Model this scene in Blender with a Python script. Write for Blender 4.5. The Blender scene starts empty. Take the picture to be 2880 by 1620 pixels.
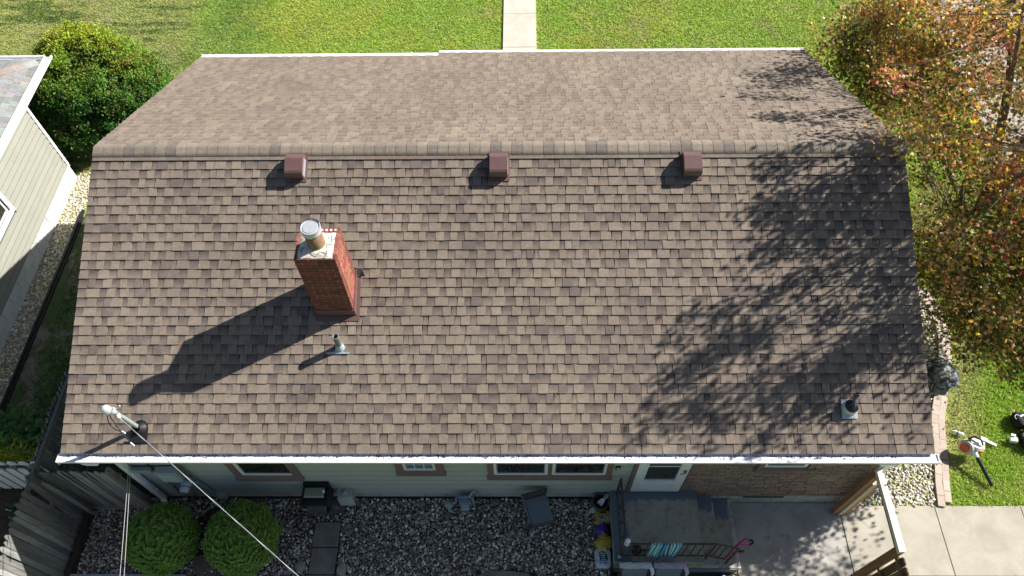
import bpy, math, random
import numpy as np
from mathutils import Vector, Matrix
random.seed(7); RNG = np.random.default_rng(11)
S = bpy.context.scene
COL = S.collection
PI = math.pi

# ------------------------------------------------------------ camera
CAMPOS = Vector((0.436101827, -3.92289762, 13.2207076))
RIGHT = Vector((0.99987377, 0.00629218, -0.01458945))
DOWN = Vector((-0.00278282, -0.83469367, -0.55070748))
FWD = Vector((-0.01564287, 0.55067857, -0.8345708))
cd = bpy.data.cameras.new('camera'); cam = bpy.data.objects.new('camera', cd); COL.objects.link(cam)
cd.sensor_width = 36.0; cd.lens = 36.0 * 2106.85 / 2880.0
cd.clip_start = 0.1; cd.clip_end = 600
mw = Matrix.Identity(4)
for i in range(3):
    mw[i][0] = RIGHT[i]; mw[i][1] = -DOWN[i]; mw[i][2] = -FWD[i]; mw[i][3] = CAMPOS[i]
cam.matrix_world = mw
S.camera = cam
# ------------------------------------------------------------ light
SUN_AZ = math.radians(65.6); SUN_EL = math.radians(35.7)
w = bpy.data.worlds.new('World'); S.world = w; w.use_nodes = True
nt = w.node_tree; nt.nodes.clear()
sky = nt.nodes.new('ShaderNodeTexSky'); sky.sky_type = 'NISHITA'; sky.sun_disc = False
sky.sun_elevation = SUN_EL; sky.sun_rotation = SUN_AZ
bg = nt.nodes.new('ShaderNodeBackground'); bg.inputs['Strength'].default_value = 0.05
wo = nt.nodes.new('ShaderNodeOutputWorld')
nt.links.new(sky.outputs[0], bg.inputs[0]); nt.links.new(bg.outputs[0], wo.inputs[0])
sl = bpy.data.lights.new('sun', 'SUN'); sl.energy = 5.0; sl.angle = math.radians(0.45); sl.color = (1.0, 0.955, 0.89)
so = bpy.data.objects.new('sun', sl); COL.objects.link(so)
sd = Vector((math.sin(SUN_AZ) * math.cos(SUN_EL), math.cos(SUN_AZ) * math.cos(SUN_EL), math.sin(SUN_EL)))
so.rotation_euler = sd.to_track_quat('Z', 'Y').to_euler(); so.location = (20, 10, 20)
S.view_settings.view_transform = 'Standard'; S.view_settings.look = 'None'
S.view_settings.gamma = 1; S.view_settings.exposure = 1.0
S.view_settings.use_curve_mapping = False

# ------------------------------------------------------------ helpers
class MB:
    """collects polygons for one mesh; colour c is the material colour of the piece"""
    def __init__(s): s.v = []; s.f = []; s.m = []; s.c = []; s.sm = []
    def add(s, vs, fs, m=0, c=(1, 1, 1), smooth=False):
        o = len(s.v); s.v += [tuple(v) for v in vs]
        for f in fs: s.f.append(tuple(i + o for i in f)); s.m.append(m); s.c.append(c); s.sm.append(smooth)
    def box(s, x0, x1, y0, y1, z0, z1, m=0, c=(1, 1, 1)):
        v = [(x0, y0, z0), (x1, y0, z0), (x1, y1, z0), (x0, y1, z0), (x0, y0, z1), (x1, y0, z1), (x1, y1, z1), (x0, y1, z1)]
        s.add(v, [(0, 3, 2, 1), (4, 5, 6, 7), (0, 1, 5, 4), (1, 2, 6, 5), (2, 3, 7, 6), (3, 0, 4, 7)], m, c)
    def obox(s, c0, ux, uy, uz, hx, hy, hz, m=0, c=(1, 1, 1)):
        c0 = Vector(c0); ux = Vector(ux).normalized() * hx; uy = Vector(uy).normalized() * hy; uz = Vector(uz).normalized() * hz
        v = [c0 + a * ux + b * uy + d * uz for d in (-1, 1) for a, b in ((-1, -1), (1, -1), (1, 1), (-1, 1))]
        s.add(v, [(0, 3, 2, 1), (4, 5, 6, 7), (0, 1, 5, 4), (1, 2, 6, 5), (2, 3, 7, 6), (3, 0, 4, 7)], m, c)
    def tube(s, pts, r, n=8, m=0, c=(1, 1, 1), cap=True, smooth=True):
        pts = [Vector(p) for p in pts]; k = len(pts)
        rs = r if isinstance(r, (list, tuple)) else [r] * k
        vs = []; prev = None
        for i, p in enumerate(pts):
            t = (pts[min(i + 1, k - 1)] - pts[max(i - 1, 0)]).normalized()
            a = prev if prev is not None else (Vector((0, 0, 1)) if abs(t.z) < 0.9 else Vector((1, 0, 0)))
            u = (a - t * a.dot(t)).normalized(); prev = u; b = t.cross(u)
            for j in range(n):
                an = 2 * PI * j / n
                vs.append(p + rs[i] * (math.cos(an) * u + math.sin(an) * b))
        fs = [(i * n + j, i * n + (j + 1) % n, (i + 1) * n + (j + 1) % n, (i + 1) * n + j) for i in range(k - 1) for j in range(n)]
        s.add(vs, fs, m, c, smooth)
        if cap:
            s.add(vs[:n][::-1], [tuple(range(n))], m, c); s.add(vs[-n:], [tuple(range(n))], m, c)
    def lathe(s, base, prof, n=20, m=0, c=(1, 1, 1), axis=(0, 0, 1), smooth=True, cap=True):
        """prof: (radius, height) pairs along axis from base"""
        ax = Vector(axis).normalized(); a = Vector((1, 0, 0)) if abs(ax.x) < 0.9 else Vector((0, 1, 0))
        u = (a - ax * a.dot(ax)).normalized(); b = ax.cross(u); base = Vector(base); vs = []
        for r, h in prof:
            for j in range(n):
                an = 2 * PI * j / n; vs.append(base + ax * h + r * (math.cos(an) * u + math.sin(an) * b))
        fs = [(i * n + j, i * n + (j + 1) % n, (i + 1) * n + (j + 1) % n, (i + 1) * n + j) for i in range(len(prof) - 1) for j in range(n)]
        s.add(vs, fs, m, c, smooth)
        if cap:
            s.add(vs[:n][::-1], [tuple(range(n))], m, c); s.add(vs[-n:], [tuple(range(n))], m, c)
    def prism(s, poly, d, m=0, c=(1, 1, 1)):
        """poly: 3D points of a flat outline, d: thickness vector"""
        poly = [Vector(p) for p in poly]; d = Vector(d); n = len(poly)
        v = poly + [p + d for p in poly]
        fs = [tuple(range(n))[::-1], tuple(range(n, 2 * n))] + [(i, (i + 1) % n, n + (i + 1) % n, n + i) for i in range(n)]
        s.add(v, fs, m, c)

def wloc(o):
    v = Vector((0, 0, 0))
    while o is not None: v = v + o.location; o = o.parent
    return v

def mesh_from(name, mb, mats, off=Vector((0, 0, 0))):
    me = bpy.data.meshes.new(name)
    me.from_pydata([(v[0] - off[0], v[1] - off[1], v[2] - off[2]) for v in mb.v], [], mb.f)
    for mt in (mats if isinstance(mats, (list, tuple)) else [mats]): me.materials.append(mt)
    me.polygons.foreach_set('material_index', mb.m); me.polygons.foreach_set('use_smooth', mb.sm)
    ca = me.color_attributes.new('tone', 'FLOAT_COLOR', 'CORNER')
    cols = []
    for f, c in zip(mb.f, mb.c):
        if isinstance(c, list):          # one colour per corner
            for q in c: cols += [q[0], q[1], q[2], 1]
        else: cols += [c[0], c[1], c[2], 1] * len(f)
    ca.data.foreach_set('color', cols)
    me.update(); return me

def part(name, mb, mats, parent=None, label=None, stuff=False, world=True):
    off = wloc(parent) if (parent is not None and world) else Vector((0, 0, 0))
    o = bpy.data.objects.new(name, mesh_from(name, mb, mats, off)); COL.objects.link(o)
    o.parent = parent
    if label: o['label'] = label
    if stuff: o['kind'] = 'stuff'
    return o

def tag(o, label=None, cat=None, group=None, kind=None):
    if label: o['label'] = label
    if cat: o['category'] = cat
    if group: o['group'] = group
    if kind: o['kind'] = kind
    return o
def thing(name, label, cat, loc, group=None):
    o = bpy.data.objects.new(name, None); COL.objects.link(o); o.location = loc; o.empty_display_size = 0.2
    return tag(o, label, cat, group)

def np_mesh(name, V, F, mat, cols=None, smooth=False, parent=None):
    """V (n,3), F (m,k) numpy; cols (n,3) per vertex"""
    me = bpy.data.meshes.new(name); n = len(V); m, k = F.shape
    off = np.array(wloc(parent)) if parent is not None else np.zeros(3)
    me.vertices.add(n); me.vertices.foreach_set('co', (V - off).astype(np.float32).ravel())
    me.loops.add(m * k); me.loops.foreach_set('vertex_index', F.astype(np.int32).ravel())
    me.polygons.add(m); me.polygons.foreach_set('loop_start', np.arange(0, m * k, k, dtype=np.int32))
    me.polygons.foreach_set('use_smooth', np.full(m, smooth))
    me.materials.append(mat)
    if cols is not None:
        ca = me.color_attributes.new('tone', 'FLOAT_COLOR', 'POINT')
        cc = np.ones((n, 4), np.float32); cc[:, :3] = cols; ca.data.foreach_set('color', cc.ravel())
    me.update(calc_edges=True)
    o = bpy.data.objects.new(name, me); COL.objects.link(o); o.parent = parent
    return o

# ------------------------------------------------------------ materials
def new_mat(name):
    m = bpy.data.materials.new(name); m.use_nodes = True; t = m.node_tree
    return m, t, t.nodes['Principled BSDF']
def noise(t, scale, detail=4, rough=0.6, vec=None, dist=0):
    n = t.nodes.new('ShaderNodeTexNoise'); n.inputs['Scale'].default_value = scale; n.inputs['Detail'].default_value = detail
    n.inputs['Roughness'].default_value = rough; n.inputs['Distortion'].default_value = dist
    if vec is not None: t.links.new(vec, n.inputs['Vector'])
    return n
def ramp(t, src, stops):
    r = t.nodes.new('ShaderNodeValToRGB'); e = r.color_ramp.elements
    while len(e) > 1: e.remove(e[-1])
    e[0].position = stops[0][0]; e[0].color = (*stops[0][1], 1)
    for p, c in stops[1:]:
        q = e.new(p); q.color = (*c, 1)
    t.links.new(src, r.inputs[0]); return r
def mixc(t, a, b, fac, mode='MIX'):
    m = t.nodes.new('ShaderNodeMix'); m.data_type = 'RGBA'; m.blend_type = mode
    for s, k in ((fac, 0), (a, 6), (b, 7)):
        if isinstance(s, (int, float)): m.inputs[k].default_value = s
        elif isinstance(s, tuple): m.inputs[k].default_value = (*s, 1)
        else: t.links.new(s, m.inputs[k])
    return m.outputs[2]
def pos(t, scale=(1, 1, 1)):
    g = t.nodes.new('ShaderNodeNewGeometry'); m = t.nodes.new('ShaderNodeMapping'); m.inputs['Scale'].default_value = scale
    t.links.new(g.outputs['Position'], m.inputs['Vector']); return m.outputs[0]
def bump(t, b, src, strength=0.3, dist=0.01):
    n = t.nodes.new('ShaderNodeBump'); n.inputs['Strength'].default_value = strength; n.inputs['Distance'].default_value = dist
    t.links.new(src, n.inputs['Height']); t.links.new(n.outputs[0], b.inputs['Normal'])
def grey(v): return (v, v, v)
def simple(name, col, rough=0.6, var=0.25, scale=12, metal=0, tone=False, fine=0.0, fscale=150, bmp=0.0, stretch=(1, 1, 1), spec=0.4, dirt=None):
    """colour x noise variation, optional per piece tone attribute, optional dirt colour in patches"""
    m, t, b = new_mat(name); v = pos(t, stretch)
    n = noise(t, scale, 5, 0.6, v)
    r = ramp(t, n.outputs[0], [(0.25, grey(1 - var)), (0.75, grey(1 + var * 0.5))])
    c = mixc(t, col, r.outputs[0], 1.0, 'MULTIPLY')
    if tone:
        a = t.nodes.new('ShaderNodeAttribute'); a.attribute_name = 'tone'; c = mixc(t, c, a.outputs['Color'], 1.0, 'MULTIPLY')
    if fine:
        n2 = noise(t, fscale, 2, 0.7, v); r2 = ramp(t, n2.outputs[0], [(0.3, grey(1 - fine)), (0.7, grey(1 + fine))])
        c = mixc(t, c, r2.outputs[0], 1.0, 'MULTIPLY')
    if dirt:
        n3 = noise(t, dirt[1], 6, 0.7, v, 0.3); r3 = ramp(t, n3.outputs[0], [(dirt[2], grey(0)), (dirt[2] + 0.08, grey(1))])
        c = mixc(t, c, dirt[0], r3.outputs[0])
    t.links.new(c, b.inputs['Base Color'])
    b.inputs['Roughness'].default_value = rough; b.inputs['Metallic'].default_value = metal; b.inputs['Specular IOR Level'].default_value = spec
    if bmp:
        bump(t, b, (noise(t, fscale, 3, 0.7, v)).outputs[0], bmp, 0.004)
    return m

M = {}
# asphalt shingle: granule speckle over the tone of the piece
def shingle_mat(name, base, amt):
    m, t, b = new_mat(name); v = pos(t)
    a = t.nodes.new('ShaderNodeAttribute'); a.attribute_name = 'tone'
    c = mixc(t, base, a.outputs['Color'], 1.0, 'MULTIPLY')
    n = noise(t, 170, 2, 0.8, v); r = ramp(t, n.outputs[0], [(0.33, grey(1 - amt)), (0.5, grey(1)), (0.68, grey(1 + amt))])
    c = mixc(t, c, r.outputs[0], 1.0, 'MULTIPLY')
    n2 = noise(t, 14, 4, 0.7, v); r2 = ramp(t, n2.outputs[0], [(0.3, grey(0.84)), (0.7, grey(1.12))]); c = mixc(t, c, r2.outputs[0], 1.0, 'MULTIPLY')
    n3 = noise(t, 0.9, 4, 0.6, v); r3 = ramp(t, n3.outputs[0], [(0.3, grey(0.88)), (0.7, grey(1.1))]); c = mixc(t, c, r3.outputs[0], 1.0, 'MULTIPLY')
    n4 = noise(t, 1.0, 5, 0.7, pos(t, (5.0, 0.5, 0.5))); r4 = ramp(t, n4.outputs[0], [(0.35, grey(0.92)), (0.65, grey(1.05))]); c = mixc(t, c, r4.outputs[0], 1.0, 'MULTIPLY')
    t.links.new(c, b.inputs['Base Color']); b.inputs['Roughness'].default_value = 0.92; b.inputs['Specular IOR Level'].default_value = 0.25
    bump(t, b, n.outputs[0], 0.5, 0.003); return m
M['shingle'] = shingle_mat('brown_shingle', (1, 1, 1), 0.4)
M['nshingle'] = shingle_mat('grey_shingle', (1, 1, 1), 0.2)
M['deck'] = simple('roof_deck', (0.035, 0.03, 0.028), 0.9)
M['white'] = simple('white_paint', (0.8, 0.81, 0.82), 0.35, 0.06, 3)
M['gutter'] = simple('white_gutter', (0.8, 0.81, 0.83), 0.35, 0.05, 3, dirt=((0.33, 0.3, 0.26), 9, 0.66))
M['siding'] = simple('green_grey_siding', (0.40, 0.43, 0.385), 0.6, 0.08, 5, tone=True, fine=0.05, fscale=60)
M['nsiding'] = simple('beige_siding', (0.27, 0.272, 0.232), 0.6, 0.06, 4, tone=True)
M['block'] = simple('concrete_block', (0.42, 0.42, 0.38), 0.9, 0.2, 8, tone=True, bmp=0.3)
M['nblock'] = simple('painted_block', (0.62, 0.63, 0.60), 0.85, 0.12, 8, tone=True, bmp=0.3)
M['brick'] = simple('red_brick', (1, 1, 1), 0.9, 0.35, 16, tone=True, fine=0.25, fscale=90, bmp=0.6, dirt=((0.33, 0.27, 0.23), 13, 0.66))
M['mortar'] = simple('mortar', (0.42, 0.39, 0.35), 0.95, 0.3, 30, bmp=0.4, fine=0.2)
M['mortar2'] = simple('brown_mortar', (0.15, 0.125, 0.105), 0.95, 0.3, 30, bmp=0.4)
M['crown'] = simple('mortar_crown', (0.62, 0.58, 0.5), 0.95, 0.2, 12, bmp=0.6, fine=0.15, dirt=((0.2, 0.185, 0.16), 8, 0.53))
M['clay'] = simple('clay_flue', (0.24, 0.15, 0.085), 0.8, 0.35, 14, fine=0.1)
M['galv'] = simple('galvanised_metal', (0.52, 0.54, 0.56), 0.45, 0.15, 25, metal=0.35)
M['lead'] = simple('bluish_flashing', (0.42, 0.5, 0.56), 0.5, 0.3, 30, metal=0.3)
M['castiron'] = simple('grey_vent_pipe', (0.19, 0.20, 0.20), 0.7, 0.4, 40, metal=0.2)
M['brownmetal'] = simple('brown_metal', (0.14, 0.08, 0.075), 0.45, 0.12, 9)
M['darkmetal'] = simple('dark_metal', (0.03, 0.028, 0.028), 0.5, 0.2, 9)
M['trim'] = simple('brown_trim', (0.20, 0.135, 0.115), 0.6, 0.2, 9, fine=0.1)
M['black'] = simple('black_rubber', (0.016, 0.016, 0.017), 0.5, 0.3, 20)
M['blackcloth'] = simple('black_cloth', (0.012, 0.012, 0.013), 0.8, 0.4, 20)
M['iron'] = simple('railing_iron', (0.075, 0.06, 0.052), 0.7, 0.4, 30, fine=0.2)
M['fence'] = simple('weathered_fence_wood', (0.25, 0.25, 0.245), 0.9, 0.5, 9, tone=True, fine=0.22, fscale=45, bmp=0.7, stretch=(1, 1, 0.12), dirt=((0.06, 0.058, 0.05), 3, 0.62))
M['fencew'] = simple('white_painted_picket', (0.78, 0.82, 0.84), 0.7, 0.1, 9, tone=True, stretch=(1, 1, 0.2))
M['cedar'] = simple('brown_wood', (0.30, 0.17, 0.075), 0.8, 0.35, 8, tone=True, fine=0.2, fscale=50, stretch=(1, 1, 0.1), bmp=0.4)
M['pale'] = simple('pale_wood', (0.62, 0.52, 0.38), 0.8, 0.2, 8, tone=True, fine=0.1, stretch=(1, 1, 0.15))
M['header'] = simple('pale_sunbleached_beam', (0.78, 0.72, 0.63), 0.8, 0.1, 8, stretch=(1, 0.15, 1), dirt=((0.4, 0.36, 0.3), 14, 0.72))
M['rail'] = simple('old_board', (0.17, 0.165, 0.13), 0.9, 0.45, 8, fine=0.25, fscale=50, stretch=(1, 0.12, 1), bmp=0.5)
M['edging'] = simple('black_edging', (0.02, 0.018, 0.017), 0.6, 0.4, 9)
M['brownboard'] = simple('brown_edging_board', (0.07, 0.048, 0.036), 0.9, 0.4, 9)
M['bluewood'] = simple('blue_grey_timber', (0.30, 0.36, 0.40), 0.8, 0.3, 9)
M['paver'] = simple('tan_paver', (0.50, 0.42, 0.36), 0.9, 0.15, 20, tone=True, bmp=0.3, fine=0.12)
M['stone'] = simple('boulder_stone', (0.33, 0.30, 0.26), 0.9, 0.35, 9, bmp=0.6, fine=0.2)
M['sandstone'] = simple('tan_flagstone', (0.5, 0.43, 0.33), 0.9, 0.3, 12, bmp=0.5, fine=0.15)
M['soil'] = simple('dark_soil', (0.055, 0.045, 0.035), 1.0, 0.5, 12, bmp=1.0, fine=0.4, fscale=60)
M['glass'], t, b = new_mat('window_glass')
b.inputs['Base Color'].default_value = (0.012, 0.014, 0.014, 1); b.inputs['Roughness'].default_value = 0.06; b.inputs['Specular IOR Level'].default_value = 0.55
n = noise(t, 6, 4, 0.6, pos(t, (1, 1, 4))); r = ramp(t, n.outputs[0], [(0.35, (0.008, 0.009, 0.008)), (0.7, (0.05, 0.048, 0.035))]); t.links.new(r.outputs[0], b.inputs['Base Color'])
M['blind'] = simple('curtain', (0.16, 0.15, 0.12), 0.9, 0.5, 5, stretch=(3, 1, 0.3))
M['frost'] = simple('ripple_glass', (0.16, 0.22, 0.23), 0.15, 0.6, 26, bmp=0.8, fscale=26)
M['glassblock'] = simple('glass_block', (0.55, 0.58, 0.56), 0.2, 0.5, 22, bmp=0.8, fscale=22)
M['sling'] = simple('grey_sling_fabric', (0.17, 0.205, 0.24), 0.85, 0.15, 30, fine=0.15, fscale=300)
M['chairframe'] = simple('brown_chair_frame', (0.075, 0.055, 0.055), 0.45, 0.15, 9)
M['meter'] = simple('grey_meter_box', (0.42, 0.47, 0.5), 0.5, 0.1, 20, metal=0.1)
M['pot'] = simple('brown_pot', (0.11, 0.085, 0.075), 0.8, 0.2, 20)
M['plasticw'] = simple('white_plastic', (0.66, 0.7, 0.74), 0.4, 0.1, 30)
M['yellowjug'] = simple('yellow_plastic', (0.42, 0.30, 0.04), 0.4, 0.15, 14)
M['redcap'] = simple('red_plastic', (0.42, 0.05, 0.04), 0.4, 0.1, 14)
M['pink'] = simple('pink_plastic', (0.50, 0.035, 0.22), 0.5, 0.15, 14)
M['can'] = simple('green_can', (0.03, 0.14, 0.07), 0.35, 0.3, 30)
M['orange'] = simple('orange_plastic', (0.62, 0.11, 0.02), 0.45, 0.1, 14)
M['greyplastic'] = simple('grey_plastic', (0.5, 0.48, 0.44), 0.5, 0.1, 14)
M['lawnwhite'] = simple('bright_white_plastic', (0.78, 0.8, 0.8), 0.4, 0.05, 14)
M['pebble'] = simple('river_pebble', (1, 1, 1), 0.75, 0.15, 50, tone=True)
M['bark'] = simple('grey_bark', (0.17, 0.14, 0.115), 0.95, 0.45, 12, stretch=(1, 1, 0.25), fine=0.3, fscale=60, bmp=0.8)
M['cable'] = simple('cable', (0.45, 0.45, 0.46), 0.4, 0.1, 30, metal=0.3)
M['blackcable'] = simple('black_cable', (0.015, 0.015, 0.015), 0.5, 0.1, 30)

def leaf_mat(name, trans=0.35, rough=0.5, var=0.2):
    m, t, b = new_mat(name); a = t.nodes.new('ShaderNodeAttribute'); a.attribute_name = 'tone'
    n = noise(t, 30, 2, 0.5, pos(t)); r = ramp(t, n.outputs[0], [(0.3, grey(1 - var)), (0.7, grey(1 + var))])
    c = mixc(t, a.outputs['Color'], r.outputs[0], 1.0, 'MULTIPLY')
    t.links.new(c, b.inputs['Base Color']); b.inputs['Roughness'].default_value = rough; b.inputs['Specular IOR Level'].default_value = 0.35
    tr = t.nodes.new('ShaderNodeBsdfTranslucent'); t.links.new(c, tr.inputs['Color'])
    mx = t.nodes.new('ShaderNodeMixShader'); mx.inputs[0].default_value = trans
    out = t.nodes['Material Output']
    t.links.new(b.outputs[0], mx.inputs[1]); t.links.new(tr.outputs[0], mx.inputs[2]); t.links.new(mx.outputs[0], out.inputs['Surface'])
    return m
M['leaf'] = leaf_mat('autumn_leaf', 0.42, 0.36)
M['needle'] = leaf_mat('evergreen_foliage', 0.25, 0.5)
M['grass'] = leaf_mat('grass_blade', 0.45, 0.55)

# concrete
def concrete(name, col, stains=0.25, dark=None):
    m, t, b = new_mat(name); v = pos(t)
    n = noise(t, 2.2, 7, 0.65, v, 0.4); r = ramp(t, n.outputs[0], [(0.3, grey(1 - stains)), (0.62, grey(1.06))])
    c = mixc(t, col, r.outputs[0], 1.0, 'MULTIPLY')
    n2 = noise(t, 120, 2, 0.8, v); r2 = ramp(t, n2.outputs[0], [(0.3, grey(0.84)), (0.7, grey(1.1))]); c = mixc(t, c, r2.outputs[0], 1.0, 'MULTIPLY')
    n3 = noise(t, 26, 3, 0.8, v); r3 = ramp(t, n3.outputs[0], [(0.66, grey(1)), (0.74, grey(0.62))]); c = mixc(t, c, r3.outputs[0], 1.0, 'MULTIPLY')
    if dark:
        n4 = noise(t, dark[1], 7, 0.75, v, 1.2); r4 = ramp(t, n4.outputs[0], [(dark[2], grey(0)), (dark[2] + 0.12, grey(0.85))]); c = mixc(t, c, dark[0], r4.outputs[0])
    t.links.new(c, b.inputs['Base Color']); b.inputs['Roughness'].default_value = 0.9
    bump(t, b, n2.outputs[0], 0.35, 0.003); return m
M['drive'] = concrete('driveway_concrete', (0.41, 0.38, 0.31), 0.2)
M['patio'] = concrete('patio_concrete', (0.42, 0.40, 0.36), 0.3, ((0.12, 0.11, 0.10), 1.1, 0.62))
M['walk'] = concrete('walkway_concrete', (0.56, 0.50, 0.42), 0.2)
M['slab'] = concrete('dark_stepping_slab', (0.26, 0.225, 0.195), 0.5, ((0.12, 0.10, 0.085), 3.0, 0.58))
M['slab2'] = concrete('brown_stepping_slab', (0.20, 0.135, 0.11), 0.35)
# porch top: bare concrete, painted blue grey border
m, t, b = new_mat('porch_concrete'); M['porch'] = m; v = pos(t)
n = noise(t, 3.2, 8, 0.72, v, 1.0)
base = ramp(t, n.outputs[0], [(0.3, (0.24, 0.22, 0.18)), (0.5, (0.38, 0.36, 0.30)), (0.7, (0.43, 0.41, 0.35))]).outputs[0]
n5 = noise(t, 2.6, 8, 0.8, pos(t, (1, 1.6, 1)), 2.2)
base = mixc(t, base, (0.045, 0.042, 0.04), ramp(t, n5.outputs[0], [(0.56, grey(0)), (0.68, grey(0.85))]).outputs[0])
n6 = noise(t, 60, 2, 0.8, v); base = mixc(t, base, ramp(t, n6.outputs[0], [(0.3, grey(0.75)), (0.7, grey(1.15))]).outputs[0], 1.0, 'MULTIPLY')
a = t.nodes.new('ShaderNodeAttribute'); a.attribute_name = 'tone'
nn = noise(t, 9, 5, 0.7, v)
ad = t.nodes.new('ShaderNodeMath'); ad.operation = 'ADD'; sx = t.nodes.new('ShaderNodeSeparateColor'); t.links.new(a.outputs['Color'], sx.inputs[0])
t.links.new(sx.outputs[0], ad.inputs[0]); t.links.new(nn.outputs[0], ad.inputs[1])
pf = ramp(t, ad.outputs[0], [(0.68, grey(0)), (0.78, grey(1))]).outputs[0]
c = mixc(t, base, (0.14, 0.18, 0.21), pf)
t.links.new(c, b.inputs['Base Color']); b.inputs['Roughness'].default_value = 0.85; bump(t, b, n6.outputs[0], 0.3, 0.003)

# lawn ground
def lawn_cols(P):
    """grass colour at world positions (n,3) -> (n,3): real turf variation only"""
    x, y = P[:, 0], P[:, 1]
    def vn(sx, sy, seed):
        r = np.random.default_rng(seed); g = r.random((64, 64))
        u = (x * sx) % 64; v_ = (y * sy) % 64; i = np.floor(u).astype(int); j = np.floor(v_).astype(int)
        fu = u - i; fv = v_ - j; fu = fu * fu * (3 - 2 * fu); fv = fv * fv * (3 - 2 * fv); i %= 64; j %= 64
        a_ = g[i, j]; b_ = g[(i + 1) % 64, j]; c_ = g[i, (j + 1) % 64]; d_ = g[(i + 1) % 64, (j + 1) % 64]
        return (a_ * (1 - fu) + b_ * fu) * (1 - fv) + (c_ * (1 - fu) + d_ * fu) * fv
    n1 = vn(0.7, 0.7, 1) * 0.5 + vn(1.9, 1.9, 2) * 0.3 + vn(6, 6, 3) * 0.2
    n2 = vn(1.1, 1.1, 4) * 0.5 + vn(3.7, 3.7, 5) * 0.5
    stripe = vn(0.6, 5.0, 6) * 0.55 + vn(1.6, 11.0, 7) * 0.45
    lush = np.array([0.40, 0.62, 0.06]); yel = np.array([0.60, 0.66, 0.10]); dry = np.array([0.56, 0.50, 0.24]); deep = np.array([0.12, 0.30, 0.05])
    def mix(a_, b_, f): f = np.clip(f, 0, 1)[:, None]; return a_ * (1 - f) + b_ * f
    c = mix(np.broadcast_to(lush, P.shape), yel, (n1 - 0.42) * 3.2)
    c = mix(c, dry, (n2 - 0.62) * 2.4)
    # neighbour's striped lawn on the left
    nb = mix(np.broadcast_to(np.array([0.52, 0.54, 0.20]), P.shape), np.array([0.12, 0.20, 0.05]), (stripe - 0.52) * 7.0)
    nb = mix(nb, np.array([0.55, 0.49, 0.28]), (n2 - 0.5) * 3)
    f = np.clip((-7.9 - x + (n1 - 0.5) * 2.2) / 1.2, 0, 1)
    c = mix(c, nb, f)
    seam = np.exp(-((x + 7.9 + (n2 - 0.5) * 1.4) / 0.8) ** 2); c = mix(c, deep, seam * 0.75)
    # worn patch beside the pavers
    wx = np.interp(y, [0.2, 1.1, 2.0, 3.0, 4.2], [8.15, 8.25, 8.55, 9.0, 9.3])
    d = x - wx
    worn = np.clip(1 - d / (0.55 + 0.5 * n1), 0, 1) * ((y < 4.6) & (x > 7.9) & (y > 0.9))
    c = mix(c, np.array([0.60, 0.50, 0.32]), worn * 0.95)
    pale = np.clip((n1 - 0.45) * 4, 0, 1) * (x > 6) * (y < 8.2); c = mix(c, np.array([0.60, 0.58, 0.30]), pale * 0.6)
    worn2 = np.exp(-(((x - 8.0) / 1.1) ** 2 + ((y - 5.9) / 0.9) ** 2)); c = mix(c, np.array([0.62, 0.53, 0.26]), worn2 * 0.8)
    return c, n1, n2, worn

# ============================================================ GROUND AND SETTING
GZ = -0.31
def sheet(name, x0, x1, y0, y1, z, mat):
    b_ = MB(); b_.add([(x0, y0, z), (x1, y0, z), (x1, y1, z), (x0, y1, z)], [(0, 1, 2, 3)])
    return tag(part(name, b_, mat), kind='structure')
# ground sheet: soil under thin grass; colours follow the lawn
m, t, b = new_mat('ground_turf'); v = pos(t)
n = noise(t, 0.5, 6, 0.6, v); n2 = noise(t, 18, 4, 0.8, v)
c = ramp(t, n.outputs[0], [(0.3, (0.20, 0.28, 0.045)), (0.7, (0.30, 0.36, 0.07))]).outputs[0]
c = mixc(t, c, ramp(t, n2.outputs[0], [(0.3, grey(0.6)), (0.7, grey(1.3))]).outputs[0], 1.0, 'MULTIPLY')
t.links.new(c, b.inputs['Base Color']); b.inputs['Roughness'].default_value = 1; bump(t, b, n2.outputs[0], 0.8, 0.02); M['ground'] = m
sheet('ground', -150, 150, -120, 180, GZ - 0.01, M['ground'])
sheet('garden_soil', -9.9, -6.13, -6, 6.6, GZ, M['soil'])
# front walkway slabs
wk = tag(part('front_walkway', (lambda b_: (b_.box(-0.13, 0.82, 8.6, 22, -0.42, -0.33), b_)[1])(MB()), M['soil']), kind='structure')
ys = [8.7, 9.95, 11.3, 12.88, 14.33, 15.8, 17.3, 18.8, 20.3]
for i in range(len(ys) - 1):
    b_ = MB(); b_.box(-0.115, 0.80, ys[i] + 0.008, ys[i + 1] - 0.008, -0.40, -0.268 + 0.003 * (i % 2)); part('slab', b_, M['walk'], wk)
# driveway and patio slabs
dv = tag(part('driveway', (lambda b_: (b_.box(4.1, 16.2, -0.93, 0.26, -0.45, -0.34), b_)[1])(MB()), M['soil']), kind='structure')
xs = [6.10, 7.81, 9.34, 10.9, 12.5, 14.1, 16.2]
for i in range(len(xs) - 1):
    b_ = MB(); b_.box(xs[i] + 0.008, xs[i + 1] - 0.008, -0.925, 0.275, -0.42, -0.30 + 0.002 * (i % 2)); part('slab', b_, M['drive'], dv)
for x0, x1 in ((6.10, 7.0), (7.0, 8.3)):
    b_ = MB(); b_.box(x0 + 0.008, x1, -3.2, -0.94, -0.42, -0.302); part('slab', b_, M['drive'], dv)
pt = tag(part('patio', (lambda b_: (b_.box(3.45, 6.10, -3.4, 0.31, -0.45, -0.34), b_)[1])(MB()), M['soil']), kind='structure')
for y0, y1 in ((-1.55, 0.325), (-3.3, -1.57)):
    b_ = MB(); b_.box(4.12, 6.088, y0, y1, -0.42, -0.303); part('slab', b_, M['patio'], pt)
b_ = MB(); b_.box(4.25, 6.088, -0.0, 0.01, -0.42, -0.31); 
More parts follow.
